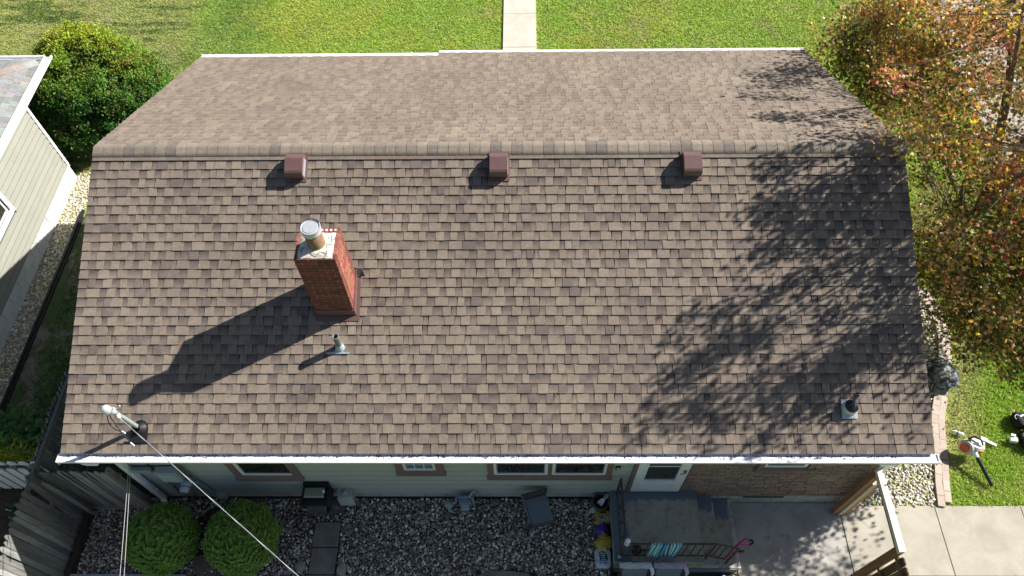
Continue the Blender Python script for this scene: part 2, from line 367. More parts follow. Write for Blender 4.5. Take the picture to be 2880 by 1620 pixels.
# pale driveway beyond the tree
sheet('side_drive', 11.9, 13.5, 1.2, 30, -0.302, concrete('side_drive_concrete', (0.38, 0.355, 0.31), 0.25))
# raised gravel bed behind the house
bed = MB(); bed.box(-7.33, 1.93, -4.5, 0.33, -0.40, -0.035)
bed = tag(part('gravel_bed', bed, M['soil']), kind='structure')
b_ = MB(); b_.box(-10.4, -9.9, -3.0, 8.4, -0.40, -0.335); tag(part('side_gravel_bed', b_, M['soil']), kind='structure')
b_ = MB(); b_.box(6.15, 8.9, 0.27, 6.2, -0.40, -0.33); tag(part('corner_gravel_bed', b_, M['soil']), kind='structure')
b_ = MB(); b_.box(1.93, 4.1, -4.4, -0.90, -0.40, -0.29); tag(part('soil_by_porch', b_, M['soil']), kind='structure')

# pebbles: thousands of small stones
ICO_V = []; 
gph = (1 + 5 ** 0.5) / 2
ICO_V = np.array([(-1, gph, 0), (1, gph, 0), (-1, -gph, 0), (1, -gph, 0), (0, -1, gph), (0, 1, gph), (0, -1, -gph), (0, 1, -gph), (gph, 0, -1), (gph, 0, 1), (-gph, 0, -1), (-gph, 0, 1)]) / math.sqrt(1 + gph * gph)
ICO_F = np.array([(0, 11, 5), (0, 5, 1), (0, 1, 7), (0, 7, 10), (0, 10, 11), (1, 5, 9), (5, 11, 4), (11, 10, 2), (10, 7, 6), (7, 1, 8), (3, 9, 4), (3, 4, 2), (3, 2, 6), (3, 6, 8), (3, 8, 9), (4, 9, 5), (2, 4, 11), (6, 2, 10), (8, 6, 7), (9, 8, 1)])
def pebbles(name, X, Y, Z, smin, smax, palette, rng):
    n = len(X); s = rng.uniform(smin, smax, n) * rng.choice([0.75, 1, 1, 1.25], n)
    sc = np.stack([s * rng.uniform(0.8, 1.3, n), s * rng.uniform(0.65, 1.0, n), s * rng.uniform(0.45, 0.7, n)], 1)
    a = rng.uniform(0, 2 * PI, n); ca, sa = np.cos(a), np.sin(a); tl = rng.normal(0, 0.3, n)
    V = ICO_V[None] * (1 + rng.uniform(-0.12, 0.12, (n, 12, 1))) * sc[:, None, :]
    x = V[..., 0]; y = V[..., 1]; z = V[..., 2] + V[..., 0] * tl[:, None]
    V = np.stack([x * ca[:, None] - y * sa[:, None] + X[:, None], x * sa[:, None] + y * ca[:, None] + Y[:, None], z + Z[:, None]], -1)
    F = (ICO_F[None] + (np.arange(n) * 12)[:, None, None]).reshape(-1, 3)
    pal = np.array(palette); c = np.array([1.3, 1.22, 1.1]) * pal[rng.integers(0, len(pal), n)] * rng.uniform(0.7, 1.25, (n, 1))
    o = np_mesh(name, V.reshape(-1, 3), F, M['pebble'], np.repeat(c, 12, 0), True)
    return tag(o, kind='stuff')
dark_pal = [(0.60, 0.60, 0.57), (0.5, 0.49, 0.47), (0.28, 0.26, 0.25), (0.19, 0.18, 0.17), (0.34, 0.26, 0.21), (0.76, 0.75, 0.70), (0.11, 0.105, 0.10), (0.18, 0.17, 0.17), (0.30, 0.29, 0.29), (0.45, 0.35, 0.28), (0.10, 0.09, 0.09), (0.2, 0.19, 0.18)]
light_pal = [(0.52, 0.48, 0.41), (0.50, 0.46, 0.40), (0.70, 0.68, 0.64), (0.40, 0.33, 0.25), (0.28, 0.26, 0.24), (0.60, 0.52, 0.40), (0.34, 0.33, 0.33)]
def jitter_grid(x0, x1, y0, y1, step, rng):
    gx, gy = np.meshgrid(np.arange(x0, x1, step), np.arange(y0, y1, step)); k = gx.size
    return gx.ravel() + rng.uniform(-0.6, 0.6, k) * step, gy.ravel() + rng.uniform(-0.6, 0.6, k) * step
rg = np.random.default_rng(3)
X, Y = jitter_grid(-7.28, 1.9, -1.9, 0.31, 0.028, rg)
keep = ~((X > -3.24) & (X < -2.77) & (Y < -0.1)) & ~((X > -3.4) & (X < -2.72) & (Y > 0.03)) & ~((X > -0.38) & (X < 0.62) & (Y < -0.93 + 0.03 * np.sin(X * 9))) & ~((X < -7.22))
bare = ((X + 5.0) / 0.42) ** 2 + ((Y + 0.35) / 0.5) ** 2 < 1
keep &= ~(bare & (rg.random(X.size) < 0.85))
X, Y = X[keep], Y[keep]
tag(pebbles('river_gravel', X, Y, rg.uniform(-0.045, -0.008, X.size), 0.0145, 0.027, dark_pal, rg), 'grey and brown river gravel in the bed along the back wall', 'gravel')
X, Y = jitter_grid(-10.36, -9.9, 0.2, 8.4, 0.034, rg)
keep = rg.random(X.size) < np.clip((Y - 1.6) / 2.0 + 0.35, 0.3, 1)
X, Y = X[keep], Y[keep]
tag(pebbles('side_gravel', X, Y, rg.uniform(-0.335, -0.30, X.size), 0.02, 0.034, light_pal, rg), 'tan gravel strip between the beige wall and the black edging', 'gravel')
IN = [(7.87, 0.27), (7.95, 0.71), (8.05, 1.08), (8.15, 1.56), (8.26, 2.0), (8.49, 2.54), (8.70, 3.03), (8.79, 3.27), (8.93, 3.73), (8.98, 4.1), (8.92, 4.55), (8.72, 4.95), (8.4, 5.25), (8.0, 5.45)]
X, Y = jitter_grid(6.17, 9.0, 0.29, 5.4, 0.034, rg)
lim = np.interp(Y, [p_[1] for p_ in IN], [p_[0] for p_ in IN])
keep = X < lim - 0.02; X, Y = X[keep], Y[keep]
tag(pebbles('corner_gravel', X, Y, rg.uniform(-0.335, -0.295, X.size), 0.019, 0.033, [(0.5, 0.49, 0.47), (0.38, 0.37, 0.36), (0.6, 0.59, 0.57), (0.24, 0.235, 0.235), (0.42, 0.39, 0.35)], rg), 'white river gravel between the house corner and the curved pavers', 'gravel')

# curved double row of pavers
pv = thing('paver_edging', 'curved double row of tan pavers edging the white gravel beside the lawn', 'edging', (8.2, 1.5, -0.3))
def polyline_points(P, step):
    out = []; acc = 0.0; P = [Vector((a_[0], a_[1], 0)) for a_ in P]; i = 0; cur = P[0].copy(); out.append(cur.copy())
    while i < len(P) - 1:
        d = (P[i + 1] - cur).length
        if d >= step - acc:
            cur = cur + (P[i + 1] - cur).normalized() * (step - acc); acc = 0; out.append(cur.copy())
        else: acc += d; cur = P[i + 1].copy(); i += 1
    return out
for row, (off0, off1, st) in enumerate(((0.0, 0.125, 0.0), (0.13, 0.245, 0.1))):
    pts = polyline_points(IN, 0.205)
    for i in range(len(pts) - 1):
        a_ = pts[i]; d = (pts[i + 1] - pts[i]).normalized(); nrm = Vector((d.y, -d.x, 0))
        a_ = a_ + d * st; e_ = a_ + d * 0.198
        q = [a_ + nrm * off0, a_ + nrm * off1, e_ + nrm * off1, e_ + nrm * off0]
        zt = -0.262 + random.uniform(-0.004, 0.004); k = random.uniform(0.88, 1.1)
        b_ = MB(); b_.prism([(p_.x, p_.y, zt - 0.08) for p_ in q], (0, 0, 0.08), 0, (k, k * random.uniform(0.96, 1.02), k * random.uniform(0.93, 1.02)))
        part('paver', b_, M['paver'], pv)

# ============================================================ OUR HOUSE
H = 2.97; PIT = 0.3992768; cp, sp = math.cos(PIT), math.sin(PIT)
SF = 4.6641; YR = SF * cp; ZR = H + SF * sp; XL, XR = -6.25, 6.25
SBL, SBR = 4.6405, 4.834; XN = -1.32
house = thing('house', 'long single storey house with brown shingle roof, brick chimney and grey green back wall', 'house', (0, 4.3, -0.3))
# walls
WY = 0.335
b_ = MB()
yb = YR + SBL * cp - 0.33
b_.box(-6.13, 6.13, WY + 0.02, yb, -0.3, 2.62)
for xx, dd in ((-6.13, 0.1), (6.03, 0.1)):
    b_.prism([(xx, WY + 0.02, 2.622), (xx, yb, 2.622), (xx, yb, 2.98), (xx, YR, ZR - 0.22), (xx, WY + 0.02, 2.98)], (dd, 0, 0))
wall = part('wall', b_, simple('house_wall_beige', (0.38, 0.41, 0.365), 0.7, 0.1, 6), house)
# roof deck
b_ = MB()
T = 0.14
def F(x, s_, h): return (x, s_ * cp - h * sp, H + s_ * sp + h * cp)              # front slope local -> world
def B(x, s_, h): return (x, YR + s_ * cp + h * sp, ZR - s_ * sp + h * cp)        # back slope, s from ridge
b_.prism([F(XL, 0.01, -0.02), F(XL, SF, -0.01), F(XL, SF, -T), F(XL, 0.01, -T)], (XR - XL, 0, 0))
b_.prism([B(XL, 0, -0.01), B(XL, SBL - 0.01, -0.01), B(XL, SBL - 0.01, -T), B(XL, 0, -T)], (XN - XL, 0, 0))
b_.prism([B(XN, 0, -0.01), B(XN, SBR - 0.01, -0.01), B(XN, SBR - 0.01, -T), B(XN, 0, -T)], (XR - XN, 0, 0))
roof = part('roof', b_, M['deck'], house)
# fascia and rake boards
b_ = MB(); b_.box(XL, XR, 0.03, 0.055, 2.76, 2.93); part('fascia', b_, M['white'], roof)
for xx in (XL - 0.022, XR + 0.002):
    b_ = MB(); b_.prism([F(xx, 0.0, -0.02), F(xx, SF, -0.02), F(xx, SF, -0.18), F(xx, 0.0, -0.18)], (0.02, 0, 0)); part('rake_board', b_, M['white'], roof)
    b_ = MB(); b_.prism([B(xx, 0.0, -0.02), B(xx, SBL if xx < 0 else SBR, -0.02), B(xx, SBL if xx < 0 else SBR, -0.18), B(xx, 0.0, -0.18)], (0.02, 0, 0)); part('rake_board', b_, M['white'], roof)
b_ = MB(); b_.box(XL, XR, 0.055, WY, 2.72, 2.745); part('soffit', b_, M['white'], roof)

# gutters
def gutter(x0, x1, y_in, dy, ztop, mat, par, name='gutter'):
    s_ = 1 if dy > 0 else -1; b_ = MB(); d = abs(dy)
    pr = [(0, 0), (0, -0.11), (d * 0.62, -0.11), (d * 0.85, -0.075), (d * 0.97, -0.055), (d, -0.045), (d, 0.0), (d - 0.022, 0.0), (d - 0.022, -0.010), (0.012, -0.010), (0.012, 0)]
    b_.prism([(x0, y_in + s_ * q[0], ztop + q[1]) for q in pr], (x1 - x0, 0, 0))
    return part(name, b_, mat, par)
g = gutter(-6.30, 6.30, 0.012, -0.135, 2.945, M['gutter'], house)
b_ = MB()
for i in range(900):   # granules and seeds lying in the gutter
    xx = random.uniform(-6.2, 6.2) if i % 3 else random.choice([-4.2, -1.4, -0.6, 0.2, 1.6, 3.0, 4.4, 5.3]) + random.gauss(0, 0.3)
    if abs(xx) > 6.2: continue
    yy = -0.012 - abs(random.gauss(0, 0.028)); yy = max(yy, -0.09); r_ = random.uniform(0.003, 0.008); a_ = random.uniform(0, PI)
    b_.obox((xx, yy, 2.9375), (math.cos(a_), math.sin(a_), 0), (-math.sin(a_), math.cos(a_), 0), (0, 0, 1), r_ * 1.6, r_ * 0.6, 0.002, 0, (0.6, 0.5, 0.4))
part('gutter_debris', b_, simple('dry_debris', (0.25, 0.2, 0.16), 1, 0.4, 40, tone=True), g, stuff=True)
for xx in (-6.305, 6.30):
    b_ = MB(); b_.box(xx, xx + 0.006, -0.123, 0.01, 2.835, 2.95); part('end_cap', b_, M['white'], g)
for x0, x1 in ((-5.99, -5.72), (5.5, 5.78)):
    b_ = MB(); b_.prism([(x0, -0.118, 2.85), (x1, -0.118, 2.85), (x1 - 0.05, -0.118, 2.79), (x0 + 0.05, -0.118, 2.79)], (0, 0.09, 0)); part('outlet', b_, M['white'], g)
gb = gutter(XL, XN, YR + SBL * cp + 0.0, 0.10, ZR - SBL * sp + 0.005, M['gutter'], house)
gutter(XN, XR, YR + SBR * cp + 0.0, 0.08, ZR - SBR * sp + 0.01, M['gutter'], house)
# downspouts
def downspout(x, y, ztop, zbot, sx):
    b_ = MB(); b_.box(x - 0.045, x + 0.045, y - 0.035, y + 0.035, zbot + 0.1, ztop)
    b_.prism([(x - 0.045, y - 0.035, ztop), (x - 0.045, y + 0.035, ztop), (x - 0.045, -0.02, 2.80), (x - 0.045, -0.09, 2.80)], (0.09, 0, 0))
    o = part('downspout', b_, M['white'], house)
    b_ = MB(); b_.prism([(x - 0.045, y + 0.035, zbot + 0.1), (x - 0.045, y - 0.035, zbot + 0.1), (x - 0.045, y - 0.14, zbot + 0.01), (x - 0.045, y - 0.09, zbot - 0.03)], (0.09, 0, 0)); part('elbow', b_, M['white'], o)
    for zz in (ztop * 0.5, 0.5):
        b_ = MB(); b_.box(x - 0.055, x + 0.055, y - 0.038, y + 0.04, zz, zz + 0.03); part('strap', b_, M['white'], o)
downspout(-5.99, 0.27, 2.45, 0.0, -1)
b_ = MB(); b_.box(6.17, 6.26, 0.3, 0.39, -0.25, 2.5); b_.prism([(6.17, 0.3, 2.5), (6.17, 0.39, 2.5), (6.17, 0.0, 2.8), (6.17, -0.09, 2.8)], (0.09, 0, 0)); part('downspout', b_, M['white'], house)

# ---- shingles
def mixv_(a_, b_, f): return tuple(a_[i] * (1 - f) + b_[i] * f for i in range(3))
TAN = [(0.228, 0.184, 0.144), (0.212, 0.171, 0.135), (0.238, 0.193, 0.151), (0.204, 0.164, 0.131), (0.22, 0.177, 0.139)]
DRK = [(0.152, 0.122, 0.106), (0.14, 0.112, 0.098), (0.168, 0.135, 0.115), (0.147, 0.118, 0.103)]
DRB = [mixv_(q_, (0.22, 0.178, 0.14), 0.5) for q_ in DRK]
def mixv(a_, b_, f): return tuple(a_[i] * (1 - f) + b_[i] * f for i in range(3))
def piece(mb, w_, e, kind, tone, skew, Tf, gradient):
    """one exposed shingle tab in local (x along, v up the slope, h out of the roof)"""
    t0 = 0.020 if kind else 0.014; up = e + 0.012
    h0 = t0; h1 = 0.0035 + (0.0015 if kind else 0)
    vm = e * 0.5; hm = h0 + (h1 - h0) * (vm / up)
    g_ = 0.0016
    xs0 = (g_, g_ + skew[0] * 0.5, g_ + skew[0]); xs1 = (w_ - g_, w_ - g_ + skew[1] * 0.5, w_ - g_ + skew[1])
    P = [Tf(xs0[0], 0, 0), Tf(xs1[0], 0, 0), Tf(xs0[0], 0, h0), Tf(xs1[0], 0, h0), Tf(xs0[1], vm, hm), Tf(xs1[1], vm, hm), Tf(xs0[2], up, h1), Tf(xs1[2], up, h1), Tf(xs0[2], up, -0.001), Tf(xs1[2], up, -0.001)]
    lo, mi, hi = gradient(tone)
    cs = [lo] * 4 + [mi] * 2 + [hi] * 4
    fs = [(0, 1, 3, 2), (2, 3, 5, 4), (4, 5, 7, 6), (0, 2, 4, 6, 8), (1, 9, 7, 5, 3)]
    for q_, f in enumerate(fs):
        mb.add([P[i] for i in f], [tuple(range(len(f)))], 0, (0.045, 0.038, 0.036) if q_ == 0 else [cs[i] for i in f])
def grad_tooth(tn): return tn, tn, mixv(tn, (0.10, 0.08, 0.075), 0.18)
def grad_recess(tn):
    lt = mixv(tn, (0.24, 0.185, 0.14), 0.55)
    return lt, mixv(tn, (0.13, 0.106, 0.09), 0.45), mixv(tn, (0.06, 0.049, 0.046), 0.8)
WS = [0.085, 0.11, 0.13, 0.15, 0.17, 0.2, 0.235]
rs = random.Random(5)
cache = {}
def course_layout(x0, x1):
    x = x0 + 0.0; kind = rs.random() < 0.5; out = []
    first = True
    while x < x1 - 0.001:
        w_ = rs.choice([0.11, 0.13, 0.15, 0.17, 0.2] if kind else [0.075, 0.09, 0.11, 0.13, 0.15])
        if first: w_ = rs.choice(WS[:4]); first = False
        w_ = min(w_, x1 - x)
        if x1 - (x + w_) < 0.05: w_ = x1 - x
        out.append((x, w_, kind)); x += w_
        r_ = rs.random()
        kind = (not kind) if r_ < 0.93 else kind
    return out
EX = 0.1429
field = MB(); n_obj = 0
ncr = 31
deckbits = MB()
for k in range(ncr):
    s0 = k * EX
    lay = course_layout(XL - 0.01, XR + 0.01)
    for j, (x, w_, kind) in enumerate(lay):
        dark = rs.random() < (0.13 if kind else 0.42)
        ti = rs.randrange(4) if dark else rs.randrange(5); tone = (DRK if dark else TAN)[ti]
        gr = grad_tooth if kind else grad_recess
        sk = (0 if j == 0 else rs.choice([-0.008, 0, 0.008]), 0 if j == len(lay) - 1 else rs.choice([-0.008, 0, 0.008]))
        if n_obj < 300 and k < 4 and w_ > 0.06:
            key = (round(w_, 4), kind, dark, ti, sk)
            if key not in cache:
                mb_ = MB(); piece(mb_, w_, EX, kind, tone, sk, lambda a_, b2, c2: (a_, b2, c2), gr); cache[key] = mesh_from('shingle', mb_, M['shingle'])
            o = bpy.data.objects.new('shingle', cache[key]); COL.objects.link(o); o.parent = roof
            o.location = Vector(F(x, s0, 0)) - wloc(roof); o.rotation_euler = (PIT, 0, 0); n_obj += 1
        else:
            jit = rs.uniform(-0.003, 0.003)
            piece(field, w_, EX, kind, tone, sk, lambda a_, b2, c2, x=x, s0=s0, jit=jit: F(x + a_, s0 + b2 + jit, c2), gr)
# a cut strip under the ridge caps
x = XL
while x < XR:
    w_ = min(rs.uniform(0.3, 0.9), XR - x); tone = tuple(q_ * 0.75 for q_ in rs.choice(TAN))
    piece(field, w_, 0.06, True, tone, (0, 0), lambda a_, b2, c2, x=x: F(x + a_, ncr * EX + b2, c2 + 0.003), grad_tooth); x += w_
# back slope: courses start at the eave
def back_courses(x0, x1, SB):
    n_ = int(SB / EX) + 1
    for k in range(n_):
        s_e = SB - k * EX
        if s_e < 0.12: break
        lay = course_layout(x0, x1)
        for j, (x, w_, kind) in enumerate(lay):
            dark = rs.random() < (0.12 if kind else 0.4); tone = rs.choice(DRB if dark else TAN)
            gr = grad_tooth if kind else grad_recess
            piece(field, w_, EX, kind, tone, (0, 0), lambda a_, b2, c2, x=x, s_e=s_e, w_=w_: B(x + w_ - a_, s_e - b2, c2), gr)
back_courses(XL - 0.01, XN, SBL); back_courses(XN, XR + 0.01, SBR)
part('shingle_field', field, M['shingle'], roof, stuff=True)
# ridge caps
caps = []
for i in range(7):
    tn = [(0.215, 0.182, 0.145), (0.235, 0.198, 0.156), (0.17, 0.147, 0.125), (0.205, 0.174, 0.14), (0.155, 0.134, 0.116), (0.225, 0.188, 0.148), (0.19, 0.161, 0.132)][i]
    pr = [(-0.18, 0.0), (-0.176, 0.014), (-0.09, 0.012), (-0.035, 0.008), (0, 0.004), (0.035, 0.008), (0.07, 0.012), (0.125, 0.010), (0.13, 0)]
    def L(s_, h): # s<0 front, s>0 back, relative to the ridge line
        return (s_ * cp - h * sp, s_ * sp + h * cp) if s_ < 0 else (s_ * cp + h * sp, -s_ * sp + h * cp)
    prf = [L(*q) if q[0] != 0 else (0, 0.008) for q in pr]
    mb_ = MB(); Wc = 0.172
    for a0, a1, in ((0, Wc),):
        vs = [(a0, q[0], q[1]) for q in prf] + [(a1, q[0], q[1] - (0.0045 if 0 < ii < 8 else 0)) for ii, q in enumerate(prf)]
        k_ = len(prf)
        mb_.add(vs, [(ii, k_ + ii, k_ + ii + 1, ii + 1) for ii in range(k_ - 1)], 0, tn, True)
        mb_.add([vs[ii] for ii in range(k_)], [tuple(range(k_))], 0, mixv(tn, (0, 0, 0), 0.1)); mb_.add([vs[k_ + ii] for ii in range(k_)], [tuple(range(k_))[::-1]], 0, tn)
    caps.append(mesh_from('ridge_cap', mb_, M['shingle']))
x = XL - 0.01; i = 0
while x < XR:
    o = bpy.data.objects.new('ridge_cap', caps[rs.choice([0, 0, 1, 1, 3, 3, 5, 5, 6, 2, 4])]); COL.objects.link(o); o.parent = roof
    o.location = Vector((x, YR, ZR)) - wloc(roof); o.rotation_euler = (0, 0, 0); x += 0.163; i += 1

# ---- roof vents (slant box vents)
def Fv(x, s_, h): return F(x, s_, h)
for vx, shade in ((-3.19, 1), (-0.075, 1), (2.86, 1)):
    s0 = 4.12
    b_ = MB(); b_.prism([Fv(vx - 0.02, s0 - 0.05, 0.02), Fv(vx + 0.30, s0 - 0.05, 0.02), Fv(vx + 0.30, s0 + 0.42, 0.02), Fv(vx - 0.02, s0 + 0.42, 0.02)], Vector(F(0, 0, 0.006)) - Vector(F(0, 0, 0)))
    vt = part('roof_vent', b_, M['brownmetal'], house)
    b_ = MB(); pr = [(0.0, 0.04), (-0.005, 0.095), (0.01, 0.145), (0.04, 0.18), (0.075, 0.192), (0.28, 0.192), (0.37, 0.12), (0.37, 0.02), (0.36, 0.02), (0.36, 0.035)]
    b_.prism([Fv(vx, s0 + a_, h_) for a_, h_ in pr][::-1], (0.27, 0, 0)); part('hood', b_, M['brownmetal'], vt)
    b_ = MB()
    for q in range(9): b_.prism([Fv(vx + 0.02 + q * 0.027, s0 + 0.004, 0.028), Fv(vx + 0.034 + q * 0.027, s0 + 0.004, 0.028), Fv(vx + 0.034 + q * 0.027, s0 - 0.012, 0.075), Fv(vx + 0.02 + q * 0.027, s0 - 0.012, 0.075)], Vector((0, -0.004, 0.002)))
    part('grille', b_, M['galv'], vt)
    b_ = MB()
    for q in range(14): b_.prism([Fv(vx + 0.2705, s0 + 0.02 + q * 0.02, 0.035), Fv(vx + 0.2705, s0 + 0.034 + q * 0.02, 0.035), Fv(vx + 0.2705, s0 + 0.034 + q * 0.02, 0.135), Fv(vx + 0.2705, s0 + 0.02 + q * 0.02, 0.135)], (0.006, 0, 0))
    part('side_grille', b_, M['galv'], vt)
    for sx in (vx - 0.004, ):
        b_ = MB(); b_.prism([Fv(sx, s0 + 0.03, 0.045), Fv(sx, s0 + 0.03, 0.052), Fv(sx, s0 + 0.3, 0.052), Fv(sx, s0 + 0.3, 0.045)], (0.003, 0, 0)); part('louvre_slot', b_, M['darkmetal'], vt)

# ---- chimney
CX0, CX1, CY0, CY1, CZT = -2.62, -2.065, 1.85, 2.385, 5.17
b_ = MB(); b_.box(CX0 + 0.006, CX1 - 0.006, CY0 + 0.006, CY1 - 0.006, 3.4, CZT - 0.004)
chim = part('chimney', b_, M['mortar'], house)
hc = 0.0715; nco = 24
for k in range(nco):
    z1 = CZT - k * hc; z0 = z1 - hc + 0.010
    if z1 < 3.68: break
    odd = k % 2
    def run(length, odd): 
        a_ = 0.0; out = []; first = True
        while a_ < length - 0.01:
            l_ = 0.195 if not (first and odd) else 0.095
            first = False; l_ = min(l_, length - a_); 
            if length - a_ - l_ < 0.04: l_ = length - a_
            out.append((a_, a_ + l_ - (0.010 if a_ + l_ < length - 0.001 else 0))); a_ += l_
        return out
    for (a_, e_) in run(CX1 - CX0, odd):
        for yy0, yy1 in ((CY0, CY0 + 0.09), (CY1 - 0.09, CY1)):
            if yy0 > 2 and z1 < 3.95: continue
            t_ = random.uniform(0.7, 1.15); pr_ = random.uniform(-0.002, 0.004)
            b_ = MB(); b_.box(CX0 + a_, CX0 + e_, yy0 - (pr_ if yy0 < 2 else 0), yy1 + (pr_ if yy0 > 2 else 0), z0, z1, 0, (0.19 * t_, 0.058 * t_ * random.uniform(0.85, 1.25), 0.044 * t_)); part('brick', b_, M['brick'], chim)  # front and back bricks coloured darker, shade of the front face painted in
    for (a_, e_) in run(CY1 - CY0 - 0.2, 1 - odd):
        for xx0, xx1 in ((CX0, CX0 + 0.09), (CX1 - 0.09, CX1)):
            if z1 < 3.8: continue
            t_ = random.uniform(0.8, 1.2); pr_ = random.uniform(-0.002, 0.004)
            b_ = MB(); b_.box(xx0 - (pr_ if xx0 < -2.3 else 0), xx1 + (pr_ if xx0 > -2.3 else 0), CY0 + 0.1 + a_, CY0 + 0.1 + e_, z0, z1, 0, (0.29 * t_, 0.10 * t_ * random.uniform(0.85, 1.25), 0.07 * t_)); part('brick', b_, M['brick'], chim)  # side bricks coloured lighter, sun on the side face painted in
# mortar crown, slightly domed and cracked
gx, gy = 14, 14; V_ = []; F_ = []
for i in range(gx + 1):
    for j in range(gy + 1):
        u, v_ = i / gx, j / gy; e_ = min(u, 1 - u, v_, 1 - v_)
        z = CZT + 0.002 + min(e_ * 0.22, 0.035) + random.uniform(-0.004, 0.004) * (e_ > 0)
        ins = 0.045; V_.append((CX0 + ins + u * (CX1 - CX0 - 2 * ins) + random.uniform(-0.006, 0.006), CY0 + 0.02 + v_ * (CY1 - CY0 - 0.11) + random.uniform(-0.006, 0.006), z))
for i in range(gx):
    for j in range(gy): a_ = i * (gy + 1) + j; F_.append((a_, a_ + gy + 1, a_ + gy + 2, a_ + 1))
b_ = MB(); b_.add(V_, F_, 0, (1, 1, 1), True); cr = part('crown', b_, M['crown'], chim)
b_ = MB()
for pts in ([(-2.19, 2.2), (-2.17, 2.12), (-2.2, 2.06), (-2.18, 1.98), (-2.185, 1.87)], [(-2.27, 2.12), (-2.23, 2.09), (-2.2, 2.06), (-2.1, 2.09)], [(-2.15, 2.24), (-2.14, 2.1)], [(-2.4, 1.93), (-2.3, 1.9), (-2.28, 1.95), (-2.2, 1.93)]):
    b_.tube([(a_[0], a_[1], CZT + 0.036) for a_ in pts], 0.0035, 5)
part('crack', b_, M['edging'], chim)
for q in range(4):
    b_ = MB(); b_.lathe((-2.31 + q * 0.062, 2.34, CZT + 0.001), [(0.02, 0), (0.02, 0.006)], 10); part('mortar_plug', b_, M['crown'], chim)
FX, FY = -2.34, 2.09
b_ = MB(); b_.lathe((FX, FY, CZT), [(0.118, 0), (0.118, 0.32), (0.1, 0.32), (0.1, 0.1)], 26, cap=False); flue = part('flue', b_, M['clay'], chim)
b_ = MB(); b_.lathe((FX, FY, CZT + 0.30), [(0.122, -0.01), (0.132, 0), (0.132, 0.035), (0.127, 0.045), (0.132, 0.055), (0.134, 0.10), (0.124, 0.102), (0.12, 0.088), (0.104, 0.088), (0.10, 0.097), (0.0, 0.098)], 32, cap=False, smooth=False)
part('flue_cap', b_, M['galv'], chim)
b_ = MB(); b_.tube([(FX + 0.128 * math.cos(a_ * 0.2 + 0.6), FY + 0.128 * math.sin(a_ * 0.2 + 0.6), CZT + 0.404) for a_ in range(15)], 0.006, 5); part('tar_line', b_, M['edging'], chim)
# flashing
def zr_(y): return H + y * math.tan(PIT)
b_ = MB(); b_.box(CX0 - 0.012, CX1 + 0.012, CY0 - 0.014, CY0 - 0.003, zr_(CY0) - 0.02, zr_(CY0) + 0.155)
b_.prism([F(CX0 - 0.03, (CY0 - 0.015) / cp, 0.022), F(CX1 + 0.07, (CY0 - 0.015) / cp, 0.022), F(CX1 + 0.07, (CY0 - 0.015) / cp - 0.075, 0.022), F(CX0 - 0.03, (CY0 - 0.015) / cp - 0.075, 0.022)], (0, 0, 0.005))
part('apron_flashing', b_, M['brownmetal'], chim)
for sx, dx in ((CX1 + 0.006, 0.012), (CX0 - 0.018, 0.012)):
    b_ = MB(); b_.prism([(sx, CY0 - 0.012, zr_(CY0)), (sx, CY1 + 0.02, zr_(CY1)), (sx, CY1 + 0.02, zr_(CY1) + 0.14), (sx, CY0 - 0.012, zr_(CY0) + 0.155)], (dx, 0, 0))
    xo = sx + dx if sx > -2.3 else sx - 0.05
    b_.prism([F(xo, (CY0 - 0.01) / cp, 0.022), F(xo + 0.05, (CY0 - 0.01) / cp, 0.022), F(xo + 0.05, CY1 / cp, 0.022), F(xo, CY1 / cp, 0.022)], (0, 0, 0.006))
    part('side_flashing', b_, M['brownmetal'], chim)
b_ = MB(); b_.prism([(CX1 - 0.02, CY1 + 0.005, zr_(CY1) + 0.15), (CX1 + 0.05, CY1 - 0.02, zr_(CY1) + 0.03), (CX1 + 0.13, CY1 - 0.02, zr_(CY1) + 0.045), (CX1 + 0.09, CY1 + 0.05, zr_(CY1) + 0.09), (CX1 + 0.03, CY1 + 0.06, zr_(CY1) + 0.1)], (0, 0.01, 0.012)); part('bent_flashing', b_, M['darkmetal'], chim)

# ---- vent pipe near the chimney
px_, ps = -2.27, 1.41 / cp
b_ = MB(); base = Vector(F(px_, ps, 0.015)); b_.lathe(base - Vector((0, 0, 0.03)), [(0.047, 0), (0.047, 0.33), (0.052, 0.34), (0.05, 0.355), (0.038, 0.355), (0.034, 0.15)], 18, cap=False); vp = part('vent_pipe', b_, M['castiron'], house)
b_ = MB(); b_.prism([F(px_ - 0.2, ps - 0.10, 0.02), F(px_ + 0.14, ps - 0.10, 0.02), F(px_ + 0.14, ps - 0.075, 0.022), F(px_ + 0.05, ps - 0.07, 0.02), F(px_ + 0.04, ps + 0.02, 0.02), F(px_ - 0.06, ps + 0.02, 0.02), F(px_ - 0.08, ps - 0.07, 0.02), F(px_ - 0.2, ps - 0.08, 0.02)], (0, 0, 0.006))
b_.lathe(base - Vector((0, 0, 0.01)), [(0.072, 0), (0.058, 0.05), (0.052, 0.09), (0.048, 0.095)], 16, cap=False); part('pipe_boot', b_, M['lead'], vp)
